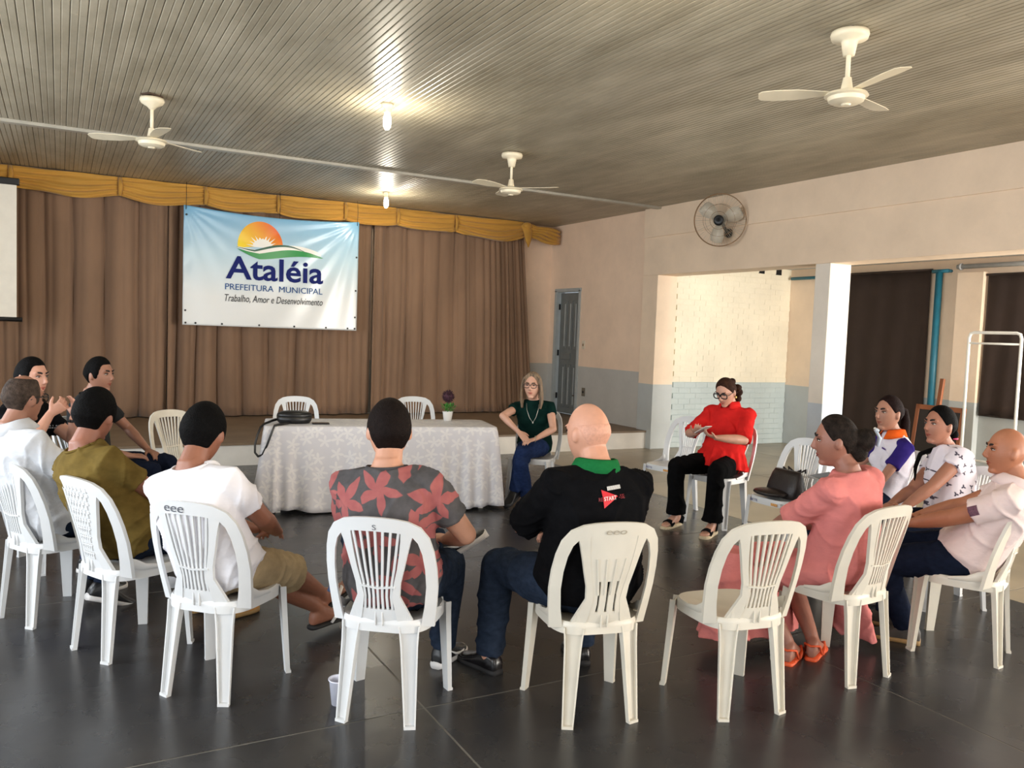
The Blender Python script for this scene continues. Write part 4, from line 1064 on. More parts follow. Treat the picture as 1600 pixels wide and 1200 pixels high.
        MB().tube([H((-.024, .0775, -.057)), H((-.010, .0865, -.0535)), H((0, .0875, -.055)), H((.010, .0865, -.0535)), H((.024, .0775, -.057))], [.002, .0042, .0042, .0042, .002], 8).build('lips', m_lip, root)
        MB().tube([H((-.021, .078, -.060)), H((0, .086, -.0640)), H((.021, .078, -.060))], [.002, .005, .002], 8).build('lips', m_lip, root)
    # clothes
    sm = c['shirt']; g = c.get('loose', .014)
    t0 = c.get('hem', -.06); shirt = MB(); rr = sect(g, t0, .505)
    shirt.loft(rr); shirt.v += []
    if c.get('slm'):
        for one in slvs: JOBS.append((one, .0085, 4, 'sleeve', c['slm'], root, None, 'purple short sleeve'))
        slv = MB()
    b0 = len(shirt.v); shirt.v += slv.v; shirt.f += [tuple(i+b0 for i in f) for f in slv.f]; shirt.mi += slv.mi
    if fem:
        sd, fw = ax(.3)
        for sx in (-1, 1): shirt.ell(sp(.285)+sd*(sx*.075)+fw*(.075*bw*(1+.3*fat)), (.075, .07, .07))
    if c.get('extra'): c['extra'](shirt, dict(sp=sp, ax=ax, HJ=HJ, KN=KN, AN=AN, SH=SH, EL=EL, hip=hip, bw=bw, WR=WR))
    if tk in ('full', 'shorts'):
        tr.loft(sect(.006, -.10, .12))
        job(tr, .009, 4, c.get('tname', 'trousers'), c['pants'], root)
    job(shirt, .0085, 4, c.get('sname', 'shirt'), sm, root)
    # collar
    if c.get('collar'):
        sd, fw = ax(.5); cb = MB(); cc = nb+V((0, -.002, .0)); pts = []; pts2 = []
        rr_ = .068*bw*(1+.12*fat); vv_ = []; ff_ = []; n_ = 26
        for i in range(n_+1):
            a = R(112)+R(316)*i/n_ ; dx, dy = math.cos(a), math.sin(a); fr_ = max(0, dy)
            base = cc+sd*(dx*rr_*1.02)+fw*(dy*rr_*1.02)
            vv_ += [base+u*(.034-.02*fr_), base+(sd*dx+fw*dy)*.012+u*(.030-.02*fr_), base+(sd*dx+fw*dy)*(.036+.01*fr_)-u*(.022+.03*fr_), base+(sd*dx+fw*dy)*(.026+.01*fr_)-u*(.026+.03*fr_), base-u*.03]
        for i in range(n_):
            for k in range(4): q = i*5+k; ff_.append((q, q+1, q+6, q+5))
        cb.v = [tuple(p) for p in vv_]; cb.f = ff_; cb.mi = [0]*len(ff_); o = cb.build('collar', c['collar'], root); s_ = o.modifiers.new('t', 'SOLIDIFY'); s_.thickness = .004
    elif c.get('neckband'):
        sd, fw = ax(.5); cc = sp(.497); MB().tube([cc+sd*(.078*bw*(1+.1*fat)*math.cos(a))+fw*(.071*bw*(1+.1*fat)*math.sin(a)-.012)-u*(.014*max(0, math.sin(a))-.006) for a in np.linspace(0, 2*math.pi, 33)], .007, 8).build('neckband', c['neckband'], root)
    # shoes
    sk_ = c.get('shoe', 'sneaker')
    for sx, key in ((1, 'RL'), (-1, 'LL')):
        toe = c[key][2]; up = c[key][3] if len(c[key]) > 3 else (0, 0, 1); an = AN[sx]; fsz = c.get('fs', .93 if fem else 1.0)
        if sk_ in ('sneaker', 'dress', 'boot'):
            b_ = MB(); foot(b_, an, toe, fsz, .007, None if sk_ != 'dress' else .012, up=up)
            if sk_ == 'boot': b_.tube([an-V((0, 0, .02)), an+(KN[sx]-an).normalized()*.06], [.045, .048], 12)
            JOBS.append((b_, .007, 3, 'shoe', c['shoem'], root, None, None))
            s_ = MB(); foot(s_, an, toe, fsz, .010, -.064, up=up, lo=-.092); s_.build('sole', c['solem'], root)
            if c.get('swoosh'):
                tv = V(toe).normalized(); uv = V(up); uv = (uv-tv*uv.dot(tv)).normalized(); sv = tv.cross(uv)
                for q in (-1, 1): MB().tube([an+tv*a_*fsz+uv*b2*fsz+sv*(q*c2*fsz) for a_, b2, c2 in ((.135, -.052, .049), (.10, -.057, .0505), (.05, -.045, .0475), (-.01, -.012, .0415))], [.003, .008, .006, .002], 8, side=uv).build('stripe', mat('stripe_white', (230, 230, 230), .5, 0), root)
        else:
            th_ = {'flipflop': -.094, 'sandal': -.094, 'wedge': -.110}[sk_]; s_ = MB(); foot(s_, an, toe, fsz*1.03, .006, -.076, up=up, lo=th_); s_.build('sole', c['solem'], root)
            tv = V(toe).normalized(); uv = V(up); uv = (uv-tv*uv.dot(tv)).normalized(); sv = tv.cross(uv); b_ = MB()
            F_ = lambda a_, b2, c2: an+tv*(a_*fsz)+sv*(b2*fsz)+uv*(c2*fsz)
            if sk_ == 'wedge':
                b_.tube([F_(.10, -.046, -.07), F_(.115, -.03, -.035), F_(.12, 0, -.026), F_(.115, .03, -.035), F_(.10, .046, -.07)], [(.035, .004)]*5, 10, side=tv)
                b_.tube([F_(-.02, .036, -.07), F_(-.055, .03, -.02), F_(-.075, 0, .0), F_(-.055, -.03, -.02), F_(-.02, -.036, -.07)], [(.004, .03)]*5, 10)
                b_.tube([F_(-.06, .022, .01), F_(0, .042, .02), F_(.04, .0, .026), F_(0, -.042, .02), F_(-.06, -.022, .01)], .006, 8)
            else:
                for q in (-1, 1): b_.tube([F_(.155, -sx*.012, -.055), F_(.12, q*.03, -.03), F_(.07, q*.045, -.05), F_(.04, q*.044, -.078)], [(.005, .003), (.009, .004), (.010, .004), (.008, .003)], 8)
                if sk_ == 'sandal':
                    b_.tube([F_(.02, .044, -.07), F_(-.03, .04, -.01), F_(-.075, 0, -.005), F_(-.03, -.04, -.01), F_(.02, -.044, -.07)], .006, 8)
            b_.build('strap', c.get('strapm', c['solem']), root)
    # hair
    if c.get('hair'):
        hbm = MB(); c['hair'](hbm, hm, hc, H, hs)
        job(hbm, .0058, c.get('hsm', 2), 'hair', c['hairm'], root)
    # glasses
    if c.get('glasses'):
        gm_ = c['glasses']; gl = MB(); big = c.get('gsize', 1)
        for sx in (-1, 1):
            gl.tube([H((sx*(.033+.025*big*math.copysign(abs(math.cos(a))**.7, math.cos(a))), .098-.10*max(0, abs(.025*math.cos(a)*sx+.033*1)-.035), .010+.019*big*math.copysign(abs(math.sin(a))**.7, math.sin(a)))) for a in np.linspace(0, 2*math.pi, 25)], c.get('gth', .0032), 6)
            gl.tube([H((sx*.058, .094, .016)), H((sx*.075, .075, .016)), H((sx*.082, .0, .012)), H((sx*.080, -.02, .0))], .0026, 6)
        gl.tube([H((-.008, .099, .012)), H((0, .102, .014)), H((.008, .099, .012))], .0026, 6)
        go = gl.build('glasses', gm_, root)
    PEOPLE.append((root, sp, ax))
    return root, dict(sp=sp, ax=ax, H=H, hm=hm, WR=WR, EL=EL, SH=SH, KN=KN, AN=AN, hip=hip)

m_hblack = mat('black_hair', (11, 10, 10), .7, .15, 60, .4, 160, spec=.06); m_hdark = mat('dark_brown_hair', (24, 17, 15), .7, .15, 60, .4, 160, spec=.08); m_hgrey = mat('grey_brown_hair', (62, 50, 42), .75, .25, 50, .4, 160, spec=.2)
m_hblond = mat('ash_blond_hair', (120, 100, 78), .6, .35, 26, .5, 120, stretch=(3, 3, .4)); m_hbrown = mat('brown_hair', (50, 30, 21), .7, .25, 40, .4, 120, spec=.1); m_hstub = mat('grey_stubble', (206, 152, 128), .6, .05, 90)
def cloth(name, rgb, var=.05, vs=9, bump=.7, bs=7, rough=.9): return mat(name, rgb, rough, var, vs, bump, bs, spec=.06, stretch=(1, 1, 1.6))
m_denim = cloth('blue_denim', (38, 47, 62), .12, 30); m_ddenim = cloth('dark_denim', (26, 34, 50), .1, 30); m_ndenim = cloth('navy_denim', (22, 28, 44), .1, 30); m_bdenim = cloth('bright_denim', (32, 46, 80), .12, 30)
m_khaki = cloth('khaki_cotton', (168, 148, 116), .06, 20); m_blk = cloth('black_cotton', (13, 13, 15), .1, 20); m_blkt = cloth('black_twill', (11, 11, 12), .1, 20)
m_shoe_b = mat('black_shoe', (18, 18, 20), .4, .1, 20); m_shoe_l = mat('black_polished_leather', (20, 18, 20), .25, .1, 20); m_sole_w = mat('white_rubber', (214, 210, 206), .6, .03); m_sole_b = mat('dark_rubber', (24, 22, 22), .7); m_tan = mat('tan_suede', (170, 120, 56), .8, .08, 20); m_sole_t = mat('gum_sole', (140, 110, 66), .7)
lap = lambda sx, x=.07, y=.27, z=.62, c_=.5: ((sx*x, y, z), (sx*.8, -.7, -.3), (-sx*.7, .7, -.1), (-.3*sx, -.1, -1), c_)
def short_hair(th=.012, keys=SHORT, crown=None):
    return lambda mb, hm, hc, H, hs: hair_shell(mb, hm, hc, keys, th, hs, crown, .0012)
leg = lambda sx, x=.12, y=.42, z=.085, t=(0, 1, 0): ((sx*x, y, z), (sx*.15, 1, 1.2), t)

# -- man in pale grey shirt, left
P1, _ = person('seated man in a pale grey long-sleeved shirt, balding, wearing glasses', -.025, 5.07, 60, (-.16, 5.03, 1.30), dict(skin=(158, 104, 80), shirt=cloth('pale_grey_shirt', (206, 208, 212), .03), pants=m_ddenim, sleeve='long', fat=.35, head=(-10, 4, 0), twist=0,
    RA=((.16, .24, .66), (.9, -.3, -.5), (-.8, .6, -.1), (0, 0, -1), .5), LA=lap(-1, .04, .28, .66), RL=((.12, .22, .12), (.1, 1, .8), (.2, .9, -.35)), LL=leg(-1, .12, .30), shoem=m_shoe_b, solem=m_sole_w, collar=cloth('pale_grey_shirt', (206, 208, 212)),
    hair=short_hair(.009, SHORT, lambda u, v: sstep((v-52)/16)), hairm=m_hgrey, glasses=m_black, hname='g', brow=(70, 60, 52)))
# -- gesturing man, black t-shirt
P2, i2 = person('seated man in a black logo t-shirt gesturing with raised hands', -.14, 6.12, 118, (-.15, 6.08, 1.345), dict(skin=(196, 138, 112), shirt=m_blk, pants=m_bdenim, head=(14, 2, 0), fat=.1, spread=.1,
    RA=((.18, .20, 1.01), (.8, .1, -1), (-.35, .55, .55), (-.6, -.5, .2), .7), LA=((.07, .29, .98), (-.7, .1, -1), (.15, .15, 1), (.8, -.5, .0), .35), RL=leg(1), LL=leg(-1), shoem=m_shoe_b, solem=m_sole_w, hair=short_hair(.011), hairm=m_hblack, neckband=m_blk))
# -- young man black and green
m_bg = flower_mat('black_green_print', (16, 18, 20), (40, 96, 66), 3.2, 2, .055, 'xz', .85, (20, 22, 24), (34, 80, 58))
P3, _ = person('seated young man in a black and green t-shirt looking aside', .26, 6.78, 118, (.26, 6.72, 1.325), dict(skin=(156, 104, 80), shirt=m_bg, pants=m_ndenim, head=(10, 2, 0), build=.95, RA=lap(1), LA=((-.24, .26, .62), (-1, -.3, -.2), (.5, .8, -.2), (.1, 0, -1), .4),
    RL=leg(1, .1, .42), LL=((-.22, .40, .085), (-.4, 1, 1), (0, 1, 0)), shoem=m_shoe_b, solem=m_sole_w, hair=short_hair(.013), hairm=m_hblack, neckband=m_blk))
# -- olive shirt
P4, _ = person('seated man in an olive t-shirt with dark hair, seen from behind', .31, 4.51, 60, (.172, 4.545, 1.261), dict(hip=(0, .01, .53), skin=(156, 98, 76), shirt=cloth('olive_cotton', (104, 86, 44), .1, 14), pants=m_ddenim, fat=.45, head=(-24, 8, 4), hs=1.1, slouch=.05, sleeve='short', RA=lap(1, .06, .28, .66), LA=lap(-1, .02, .30, .70),
    RL=((.16, .47, .09), (.2, 1, 1), (.1, 1, 0)), LL=((-.06, .50, .09), (-.2, 1, 1), (0, 1, 0)), shoe='boot', shoem=m_tan, solem=m_sole_t, hair=short_hair(.016), hairm=m_hblack, neckband=cloth('olive_cotton', (120, 98, 46))))
# -- white t-shirt
P5, _ = person('seated man in a white t-shirt and khaki shorts with crossed ankles', .65, 3.79, 44, (.58, 3.84, 1.252), dict(skin=(150, 92, 66), shirt=cloth('white_cotton', (232, 230, 234), .015), pants=m_khaki, trouser='shorts', tname='shorts', fat=.3, head=(-14, 16, 4), hs=1.13, slouch=.05, sleeve='short',
    RA=((.10, .27, .64), (.9, -.5, -.4), (-.8, .5, -.1), (0, 0, -1), .6), LA=lap(-1, .02, .27, .64), RL=((.10, .80, .17), (.2, .6, 1), (.25, .95, .35), (0, -.35, .95)), LL=((.14, .78, .085), (-.2, .6, 1), (.3, 1, 0)),
    shoe='flipflop', solem=m_sole_b, strapm=m_sole_w, hair=short_hair(.012), hairm=m_hblack, neckband=cloth('white_cotton', (232, 230, 234))))
# -- flowered shirt
m_flow = flower_mat('flowered_jersey', (50, 50, 52), (136, 72, 76), 6.6, 5, .105, 'xz', .9, (98, 94, 94), (172, 104, 98), .2, True, .06)
P6, _ = person('seated man in a grey t-shirt with pink flowers, seen from behind', 1.26, 3.28, 37.5, (1.245, 3.34, 1.308), dict(skin=(204, 144, 114), shirt=m_flow, pants=m_denim, fat=.5, head=(-24, 2, 0), hs=1.15, slouch=.03, build=1.03, RA=((.16, .30, .66), (1, -.4, -.4), (-.7, .7, 0), (0, 0, -1), .6), LA=lap(-1, .04, .28, .66),
    RL=((.12, .47, .09), (.2, 1, 1), (.25, 1, 0)), LL=((.10, .46, .60), (-.9, .6, .5), (.75, .25, .5), (-.6, -.1, .75)), shoem=m_shoe_b, solem=m_sole_w, swoosh=1, hair=short_hair(.012), hairm=m_hdark, neckband=cloth('grey_jersey', (74, 72, 74))))
# -- bald man, black polo
P7, i7 = person('seated bald man in a black polo with green collar, seen from behind', 2.03, 2.93, 10, (2.05, 3.03, 1.318), dict(skin=(216, 152, 122), shirt=m_blk, pants=m_denim, fat=.85, head=(-20, 8, 0), slouch=.05, build=1.06, hs=1.14, RA=((.0, .30, .70), (1, -.3, -.3), (-.9, .3, 0), (0, 0, -1), .7), LA=((-.02, .34, .74), (-1, -.3, -.2), (.8, .4, 0), (0, -.3, -1), .7),
    sleeve='elbow', RL=((.18, .45, .085), (.3, 1, 1), (.1, 1, 0)), LL=((-.30, .44, .085), (-.35, 1, 1), (-.45, 1, 0)), shoe='dress', shoem=m_shoe_l, solem=m_sole_b, collar=cloth('green_rib', (28, 104, 56), .05, 60), hair=lambda mb, hm, hc, H, hs: hair_shell(mb, hm, hc, [(0, 80), (60, 80), (80, 10), (100, 5), (130, -28), (180, -38)], .0022, hs, lambda u, v: sstep((v-14)/14)), hairm=m_hstub))
# -- woman in dark green
def long_hair(mb, hm, hc, H, hs):
    hair_shell(mb, hm, hc, [(0, 50), (25, 42), (48, 22), (62, -8), (74, -20), (180, -44)], .016, hs)
    for sx in (-1, 1):
        mb.tube([H((sx*.02, .03, .118)), H((sx*.072, .035, .07)), H((sx*.088, .028, .0)), H((sx*.092, .02, -.07)), H((sx*.092, .02, -.14)), H((sx*.085, .03, -.205))], [(.03, .012), (.034, .014), (.036, .016), (.036, .018), (.032, .018), (.02, .010)], 12, side=hm @ V((0, 1, 0)))
    mb.tube([H((0, -.085, .03)), H((0, -.09, -.06)), H((0, -.08, -.16)), H((0, -.075, -.2))], [(.075, .03), (.085, .03), (.08, .025), (.06, .012)], 14, side=hm @ V((1, 0, 0)))
P8, i8 = person('seated woman in a dark green top and jeans with long ash blond hair and glasses', 4.06, 6.87, -146, (3.985, 6.83, 1.242), dict(fem=1, skin=(206, 152, 126), shirt=cloth('dark_green_jersey', (11, 36, 32), .08), pants=m_bdenim, sleeve='cap', head=(10, 2, 0), sname='blouse',
    RA=((.14, .30, .70), (1, .35, .35), (-.7, .5, -.5), (-.5, .0, -.9), .35), LA=((-.02, .30, .64), (-1, -.2, -.2), (.8, .6, -.2), (.2, 0, -1), .35), RL=((.05, .20, .085), (.2, 1, 1), (.1, 1, 0)), LL=((.16, .28, .14), (.25, 1, 1.2), (.35, .85, -.3)), shoem=m_shoe_b, solem=m_sole_b, hair=long_hair, hairm=m_hblond, hsm=3, glasses=mat('tortoise_frame', (40, 22, 18), .3, .2, 60), gsize=1.05, hname='lb', brow=(110, 86, 66)))
# -- woman in red
def peplum(mb, d):
    sp, ax = d['sp'], d['ax']; rings = []
    for t, hw, hd in ((.13, .185, .145), (.08, .21, .175), (.02, .235, .20), (-.04, .255, .215)):
        sd, fw = ax(t); ce_ = sp(t)+fw*.03
        rings.append([ce_+sd*((hw+(.012*math.sin(17*a) if t < .1 else 0))*math.cos(a))+fw*((hd+(.012*math.sin(17*a) if t < .1 else 0))*math.sin(a)) for a in np.linspace(0, 2*math.pi, 61)[:-1]])
    mb.loft(rings)
    for sx in (-1, 1): mb.ell(d['SH'][sx]+V((0, 0, .01)), (.085, .08, .075))
def curly(mb, hm, hc, H, hs):
    hair_shell(mb, hm, hc, PULLED, .012, hs)
    rnd = random.Random(5)
    for k in range(16): p = V((rnd.uniform(-.04, .04), -.115-rnd.uniform(0, .05), .02-rnd.uniform(0, .15))); mb.ell(H(p), (rnd.uniform(.022, .036),)*3)
P9, i9 = person('seated woman in a red peplum blouse and black trousers looking at a phone', 5.16, 5.47, -112, (5.13, 5.46, 1.278), dict(fem=1, skin=(198, 142, 116), shirt=cloth('red_cotton', (200, 38, 36), .06), pants=m_blkt, fat=.55, sleeve='elbow', head=(4, 26, 0), sname='blouse', extra=peplum, hem=-.06, flare=1.0, tend=.97,
    RA=((.10, .33, .82), (1, -.2, -.7), (-.5, .6, .35), (-.3, .1, .9), .5), LA=((-.10, .34, .80), (-1, -.2, -.7), (.55, .6, .25), (.1, .0, 1), .45), RL=((.20, .42, .1), (.25, 1, 1), (.1, 1, -.05)), LL=((-.17, .48, .1), (-.2, 1, 1), (-.05, 1, -.05)), shoe='wedge', solem=mat('rope_sole', (196, 180, 150), .8, .08, 60), strapm=m_blk, collar=cloth('red_cotton', (222, 44, 40)), hair=curly, hairm=m_hbrown, glasses=m_black, gsize=1.15, gth=.0052))
# -- woman in pink dress
def dress(mb, d):
    sp, ax, KN, HJ = d['sp'], d['ax'], d['KN'], d['HJ']
    k0 = (KN[1]+KN[-1])/2; h0 = d['hip']
    mb.tube([h0+V((0, -.05, 0)), h0.lerp(k0, .5)+V((0, 0, .0)), k0+V((-.02, .02, .0))], [(.215, .125), (.23, .105), (.225, .085)], 28, side=(1, 0, 0))
    rings = []
    for t, z, hx, hy, cy in ((0, .52, .24, .09, .44), (.25, .42, .30, .12, .46), (.6, .26, .36, .15, .46), (1, .09, .42, .18, .45)):
        rings.append([(-.05+(hx+.014*t*math.sin(11*a))*math.cos(a), cy+(hy+.02*t*math.sin(13*a))*math.sin(a), z) for a in np.linspace(0, 2*math.pi, 57)[:-1]])
    mb.loft(rings)
    mb.tube([(.20, .10, .50), (.27, .12, .34), (.34, .13, .18), (.40, .14, .05)], [(.10, .05), (.11, .05), (.13, .04), (.15, .03)], 20, side=(0, 1, 0))
    for sx in (-1, 1): mb.ell(d['SH'][sx]+V((0, 0, .012)), (.082, .078, .07))
def bun(mb, hm, hc, H, hs):
    hair_shell(mb, hm, hc, PULLED, .011, hs)
    mb.ell(H((0, -.125, .0)), (.055, .05, .06)); mb.ell(H((0, -.10, -.055)), (.05, .04, .05))
P10, i10 = person('seated woman in a long pink dress with pinned-up hair and orange sandals', 3.43, 2.76, -8, (3.345, 2.775, 1.268), dict(fem=1, skin=(152, 96, 76), shirt=cloth('pink_jersey', (206, 124, 120), .04), pants=None, trouser='none', sname='dress', fat=.55, sleeve='elbow', head=(-38, 6, 0), extra=dress, slouch=.035,
    RA=lap(1, .05, .28, .66), LA=((-.08, .36, .64), (-1, -.4, -.2), (.5, .8, -.1), (0, 0, -1), .5), RL=((.02, .13, .085), (.4, 1, .8), (.9, .35, 0)), LL=((-.14, .16, .085), (-.3, 1, .8), (.9, .35, 0)), shoe='sandal', solem=mat('orange_rubber', (214, 84, 40), .6, .03), hair=bun, hairm=m_hgrey if False else mat('greying_hair', (32, 25, 21), .7, .3, 40, .4, 140, spec=.1)))
# -- young woman, white / purple polo
def pony(mb, hm, hc, H, hs):
    hair_shell(mb, hm, hc, PULLED, .011, hs)
    mb.tube([H((0, -.09, .03)), H((0, -.135, .02)), H((0, -.15, -.06)), H((0, -.15, -.18)), H((0, -.15, -.30)), H((0, -.16, -.38))], [.02, .026, .034, .036, .03, .008], 12)
P11, i11 = person('seated young woman in a white polo with orange collar and purple sleeves', 5.17, 3.87, -68, (5.19, 3.84, 1.268), dict(fem=1, skin=(174, 118, 92), shirt=cloth('white_polo', (226, 222, 232), .02), pants=m_ndenim, sleeve='short', slm=cloth('purple_cotton', (50, 38, 112)), head=(-14, 0, 0), build=.93, RA=lap(1, .06, .3, .62), LA=lap(-1, .10, .28, .60), RL=leg(1), LL=leg(-1, .12, .38), shoem=m_shoe_b, solem=m_sole_w, collar=cloth('orange_rib', (226, 96, 34), .03, 40), hair=pony, hairm=mat('auburn_hair', (28, 15, 14), .7, .2, 40, .4, 140, spec=.1)))
# -- woman in printed blouse
m_prt = flower_mat('small_print_blouse', (232, 224, 230), (66, 62, 78), 17, 3, .017, 'yz', .8, (222, 214, 224), (80, 72, 86), .2, True)
def braid(mb, hm, hc, H, hs):
    hair_shell(mb, hm, hc, PULLED, .012, hs)
    mb.ell(H((0, -.108, -.05)), (.035, .03, .03))
    mb.tube([H((-.01, -.105, -.06)), H((.03, -.08, -.13)), H((.075, -.02, -.16)), H((.085, .05, -.19)), H((.075, .085, -.27)), H((.07, .085, -.36))], [.018, .017, .016, .016, .014, .005], 10)
P12, i12 = person('seated woman in a white blouse with small dark print and scalloped sleeves', 4.97, 3.22, -60, (5.02, 3.33, 1.243), dict(fem=1, skin=(168, 108, 82), shirt=m_prt, pants=m_ndenim, sleeve='cap', head=(-16, -2, 0), fat=.2, sname='blouse', loose=.02, RA=lap(1, .05, .32, .62), LA=((-.09, .33, .60), (-1, -.5, -.1), (.5, .8, -.1), (0, 0, -1), .45), RL=leg(1), LL=leg(-1, .12, .38), shoem=m_shoe_b, solem=m_sole_b, hair=braid, hairm=m_hblack, neckband=m_prt))
# -- bald man, pale polo
P13, i13 = person('seated bald man in a pale pink polo and dark jeans leaning back', 4.29, 2.64, -26, (4.29, 2.47, 1.222), dict(skin=(176, 108, 74), shirt=cloth('pale_pink_pique', (226, 206, 202), .02), pants=m_ndenim, fat=.45, head=(-24, 0, 0), hs=1.04, slouch=.04, sleeve='short', RA=lap(1, .04, .36, .64), LA=((-.10, .34, .64), (-1, -.5, -.2), (.35, .9, 0), (.2, 0, -1), .5),
    RL=((.12, .40, .085), (.15, 1, 1.2), (.2, 1, 0)), LL=((-.08, .26, .085), (-.3, 1, 1.0), (-.1, 1, 0)), shoem=mat('grey_sneaker', (62, 56, 50), .7, .1, 20), solem=m_sole_t, collar=cloth('pale_pink_pique', (226, 206, 202))))
built = flush()
def part_of(root, name): return [o for o in root.children if o.name.split('.')[0] == name][0]
# coloured sleeves of the young woman's polo: purple panels over the upper arms
# flat prints pressed on to the shirts
def decal(root, shirt, name, pts, faces, org, ux, uz, ray, mt, off=.004, label=None):
    sh_ = part_of(root, shirt); bv = BVHTree.FromPolygons([v.co[:] for v in sh_.data.vertices], [tuple(p.vertices) for p in sh_.data.polygons])
    org, ux, uz, ray = V(org), V(ux).normalized(), V(uz).normalized(), V(ray).normalized(); out = []
    for a, b in pts:
        p = org+ux*a+uz*b; h_ = bv.ray_cast(p-ray*.6, ray); out.append((h_[0] if h_[0] else p)-ray*off)
    me = bpy.data.meshes.new(name); me.from_pydata([tuple(p) for p in out], [], faces); me.materials.append(mt); me.update()
    o = link(name, me, sh_)
    if label: o['label'] = label
    return o
def tri_grid(p0, p1, p2, n=8):
    pts = []; idx = {}; ff = []
    for i in range(n+1):
        for j in range(n+1-i):
            a, b = i/n, j/n; idx[i, j] = len(pts); pts.append((p0[0]+(p1[0]-p0[0])*a+(p2[0]-p0[0])*b, p0[1]+(p1[1]-p0[1])*a+(p2[1]-p0[1])*b))
    for i in range(n):
        for j in range(n-i):
            ff.append((idx[i, j], idx[i+1, j], idx[i, j+1]))
            if j < n-i-1: ff.append((idx[i+1, j], idx[i+1, j+1], idx[i, j+1]))
    return pts, ff
m_red = mat('red_print', (206, 36, 48), .6, 0); m_wprint = mat('white_print', (226, 222, 218), .6, 0); m_dred = mat('dull_red_print', (128, 30, 38), .6, 0); m_purple = mat('purple_print', (88, 60, 130), .6, 0)
def shift(pf, dx, dz): return [(a+dx, b+dz) for a, b in pf[0]], pf[1]
bo = (.012, -.5, .950); BX = ((1, 0, .10), (0, 0, 1), (0, 1, 0))
decal(P7, 'shirt', 'arrow_print', *tri_grid((-.030, -.038), (-.036, .036), (.036, .004)), bo, *BX, m_red)
decal(P7, 'shirt', 'lettering', *shift(text_pts('START', .058, .016, bold=.01), -.030, -.008), bo, *BX, m_wprint, .007)
decal(P7, 'shirt', 'lettering', *shift(text_pts('RE', .019, .015, bold=.01), -.054, -.008), bo, *BX, m_dred, .006)
decal(P7, 'shirt', 'lettering', *shift(text_pts('-SE', .026, .015, bold=.01), .038, -.006), bo, *BX, m_dred, .006)
st_p, st_f = [], []
for k in range(13):
    i0 = len(st_p); x_ = -.008+k*.005; st_p += [(x_, .030), (x_+.0035, .030), (x_+.0035, .045), (x_, .045)]; st_f.append((i0, i0+1, i0+2, i0+3))
decal(P7, 'shirt', 'small_caption', st_p, st_f, bo, *BX, m_wprint, .006)
# chest logo of the gesturing man
lo = (-.075, .5, .90); LX = ((-1, 0, 0), (0, 0, 1), (0, -1, 0))
ring_p, ring_f = [], []
for k in range(20):
    a = 2*math.pi*k/20; ring_p += [(.012*math.cos(a)-.022, .022+.012*math.sin(a)), (.007*math.cos(a)-.022, .022+.007*math.sin(a))]
for k in range(20): q = (k+1) % 20; ring_f.append((2*k, 2*q, 2*q+1, 2*k+1))
decal(P2, 'shirt', 'chest_logo', ring_p, ring_f, lo, *LX, m_wprint)
bar_p, bar_f = [], []
for z_, n_, w_ in ((.006, 9, .007), (-.008, 12, .005)):
    for k in range(n_): i0 = len(bar_p); x_ = -.036+k*.075/n_; bar_p += [(x_, z_-.005), (x_+w_*.75, z_-.005), (x_+w_*.75, z_+.004), (x_, z_+.004)]; bar_f.append((i0, i0+1, i0+2, i0+3))
decal(P2, 'shirt', 'chest_logo', bar_p, bar_f, lo, *LX, mat('grey_print', (150, 150, 150), .6, 0))
def grid_rect(w_, h_, n=6):
    p = [(w_*(i/n-.5), h_*(j/n-.5)) for i in range(n+1) for j in range(n+1)]
    return p, [(i*(n+1)+j, (i+1)*(n+1)+j, (i+1)*(n+1)+j+1, i*(n+1)+j+1) for i in range(n) for j in range(n)]
decal(P11, 'shirt', 'chest_patch', *grid_rect(.055, .012), (-.06, .5, .90), (-1, 0, -.15), (0, 0, 1), (0, -1, 0), m_purple)
pe = i13['EL'] if 'EL' in i13 else None
sh13, el13 = i13['SH'][-1], i13['EL'][-1]; c13 = sh13.lerp(el13, .45); ad = (el13-sh13).normalized()
decal(P13, 'shirt', 'sleeve_patch', *grid_rect(.05, .045), c13+V((-.5, .25, 0)), ad.cross(V((1, -.3, 0))), -ad, (1, -.5, 0), mat('patch_print', (96, 60, 76), .7, .2, 120))
# things held or worn
def at_person(o, root, p, rot=(0, 0, 0)):
    o.matrix_world = M.Translation(root.location) @ root.rotation_euler.to_matrix().to_4x4() @ M.Translation(p) @ (M.Rotation(rot[2], 4, 'Z') @ M.Rotation(rot[0], 4, 'X') @ M.Rotation(rot[1], 4, 'Y'))
p9 = MB().box((-.036, -.075, -.004), (.036, .075, .004)).build('smartphone', mat('phone_case', (196, 190, 184), .4), None, smooth=False, bevel=.003)
at_person(p9, P9, (-.02, .43, .868), (R(28), 0, R(70))); tag(p9, 'pale smartphone held by the woman in the red blouse', 'phone')
MB().box((-.032, -.07, .004), (.032, .07, .0048)).build('screen', mat('lit_dark_glass', (40, 44, 52), .1, 0), p9, smooth=False)
nbk = thing('notebook', 'white notebook with blue edge on the lap of the gesturing man', 'notebook'); at_person(nbk, P2, (-.03, .30, .655), (R(-6), 0, R(20)))
MB().box((-.11, -.15, 0), (.11, .15, .012)).build('pages', mat('paper', (226, 226, 232), .7, .01), nbk, smooth=False); MB().box((-.113, -.153, -.004), (.113, .153, 0)).build('cover', mat('blue_cover', (38, 48, 130), .5), nbk, smooth=False)
tb2 = thing('tablet', 'silver tablet on the lap of the young woman with orange collar', 'tablet'); at_person(tb2, P11, (.0, .40, .675), (R(-10), 0, 0))
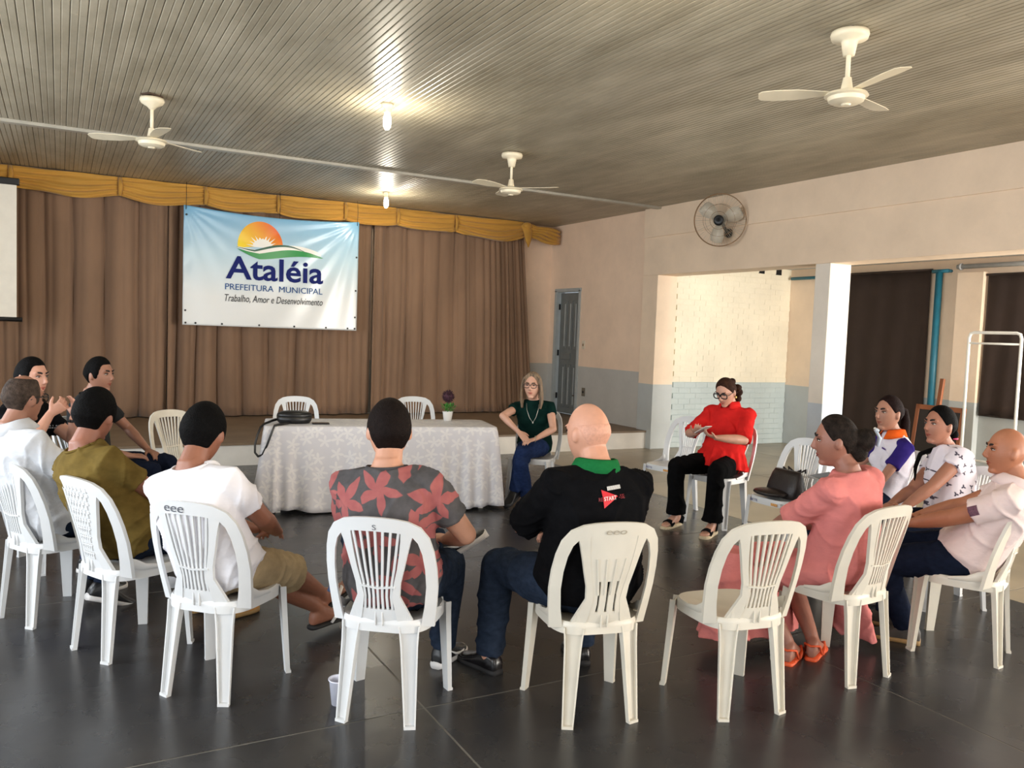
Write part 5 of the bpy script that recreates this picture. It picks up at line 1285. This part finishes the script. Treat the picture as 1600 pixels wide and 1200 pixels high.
MB().box((-.12, -.085, 0), (.12, .085, .010)).build('case', mat('silver_case', (190, 192, 194), .35, metal=.5), tb2, smooth=False, bevel=.003); MB().box((-.11, -.075, .010), (.11, .075, .0108)).build('screen', mat('phone_glass', (8, 8, 10), .08, 0), tb2, smooth=False)
kys = .62
ky = thing('key_bunch', 'keys with a blue fob hanging beside the man in the flowered shirt', 'keys'); at_person(ky, P6, (-.262, .02, .50)); ky.scale = (kys,)*3
MB().tube([(.012*math.cos(a), 0, .012*math.sin(a)) for a in np.linspace(0, 6.283, 17)], .0015, 5).build('ring', mat('key_metal', (180, 180, 178), .3, metal=.8), ky)
MB().box((-.045, -.006, -.075), (-.012, .006, -.008)).xf(M.Rotation(R(20), 4, 'Y')).build('blue_fob', mat('blue_fob', (52, 66, 96), .4), ky, smooth=False, bevel=.004)
MB().box((-.006, -.006, -.085), (.012, .006, -.008)).build('black_fob', m_black, ky, smooth=False, bevel=.004)
MB().tube([(0, 0, .012), (.03, -.01, .05), (.06, -.02, .07)], .002, 5).build('cord', m_black, ky)
# adornments are parts of their wearer
def band(root, info, sx, mt, name, r_=.031, w_=.010):
    w0 = info['WR'][sx]; d = (w0-info['EL'][sx]).normalized(); c0 = w0-d*.02; a = d.orthogonal().normalized(); b = d.cross(a)
    MB().tube([c0+a*(r_*math.cos(t))+b*(r_*math.sin(t)) for t in np.linspace(0, 6.283, 21)], [(.0035, w_)]*21, 8, side=d.cross(a)).build(name, mt, root)
MB().tube([c_ for c_ in [i2['WR'][-1]-V((0, 0, .02))+V((.033*math.cos(t), .028*math.sin(t), 0)) for t in np.linspace(0, 6.283, 21)]], .009, 8).build('wristwatch', m_black, P2)
MB().tube([i8['WR'][-1]+V((.0, .027*math.cos(t), .027*math.sin(t))) for t in np.linspace(0, 6.283, 21)], .005, 8).build('bracelet', mat('silver_bracelet', (190, 180, 160), .3, metal=.7), P8)
sd8, fw8 = i8['ax'](.4); n8 = [i8['sp'](.48)+sd8*.06+fw8*.055, i8['sp'](.42)+sd8*.055+fw8*.125, i8['sp'](.34)+sd8*.03+fw8*.165, i8['sp'](.29)+fw8*.175, i8['sp'](.34)-sd8*.03+fw8*.165, i8['sp'](.42)-sd8*.055+fw8*.125, i8['sp'](.48)-sd8*.06+fw8*.055]
MB().tube(n8, .0022, 6).build('necklace', mat('silver_chain', (200, 196, 186), .3, metal=.7), P8); MB().ell(n8[3], (.007, .006, .011)).build('pendant', mat('silver_chain', (200, 196, 186)), P8)
for sx in (-1, 1): MB().ell(i9['H']((sx*.082, -.004, -.045)), (.008, .008, .012)).build('earring', mat('gold_earring', (226, 190, 110), .3, metal=.7), P9)
cl10 = MB()
for k in range(5): cl10.tube([i10['H']((-.03+.015*k, -.175, .045)), i10['H']((-.03+.015*k, -.19, .01)), i10['H']((-.03+.015*k, -.178, -.03))], .005, 6)
cl10.tube([i10['H']((-.04, -.178, .048)), i10['H']((.04, -.178, .048))], .008, 8); cl10.build('hair_clip', mat('clear_clip', (196, 204, 214), .15, .05), P10)
MB().tube([i12['H']((.022*math.cos(t), -.112+.02*math.sin(t), -.075)) for t in np.linspace(0, 6.283, 15)], .006, 6).build('hair_tie', mat('pink_tie', (220, 70, 120), .6), P12)
bpy.context.view_layer.update()
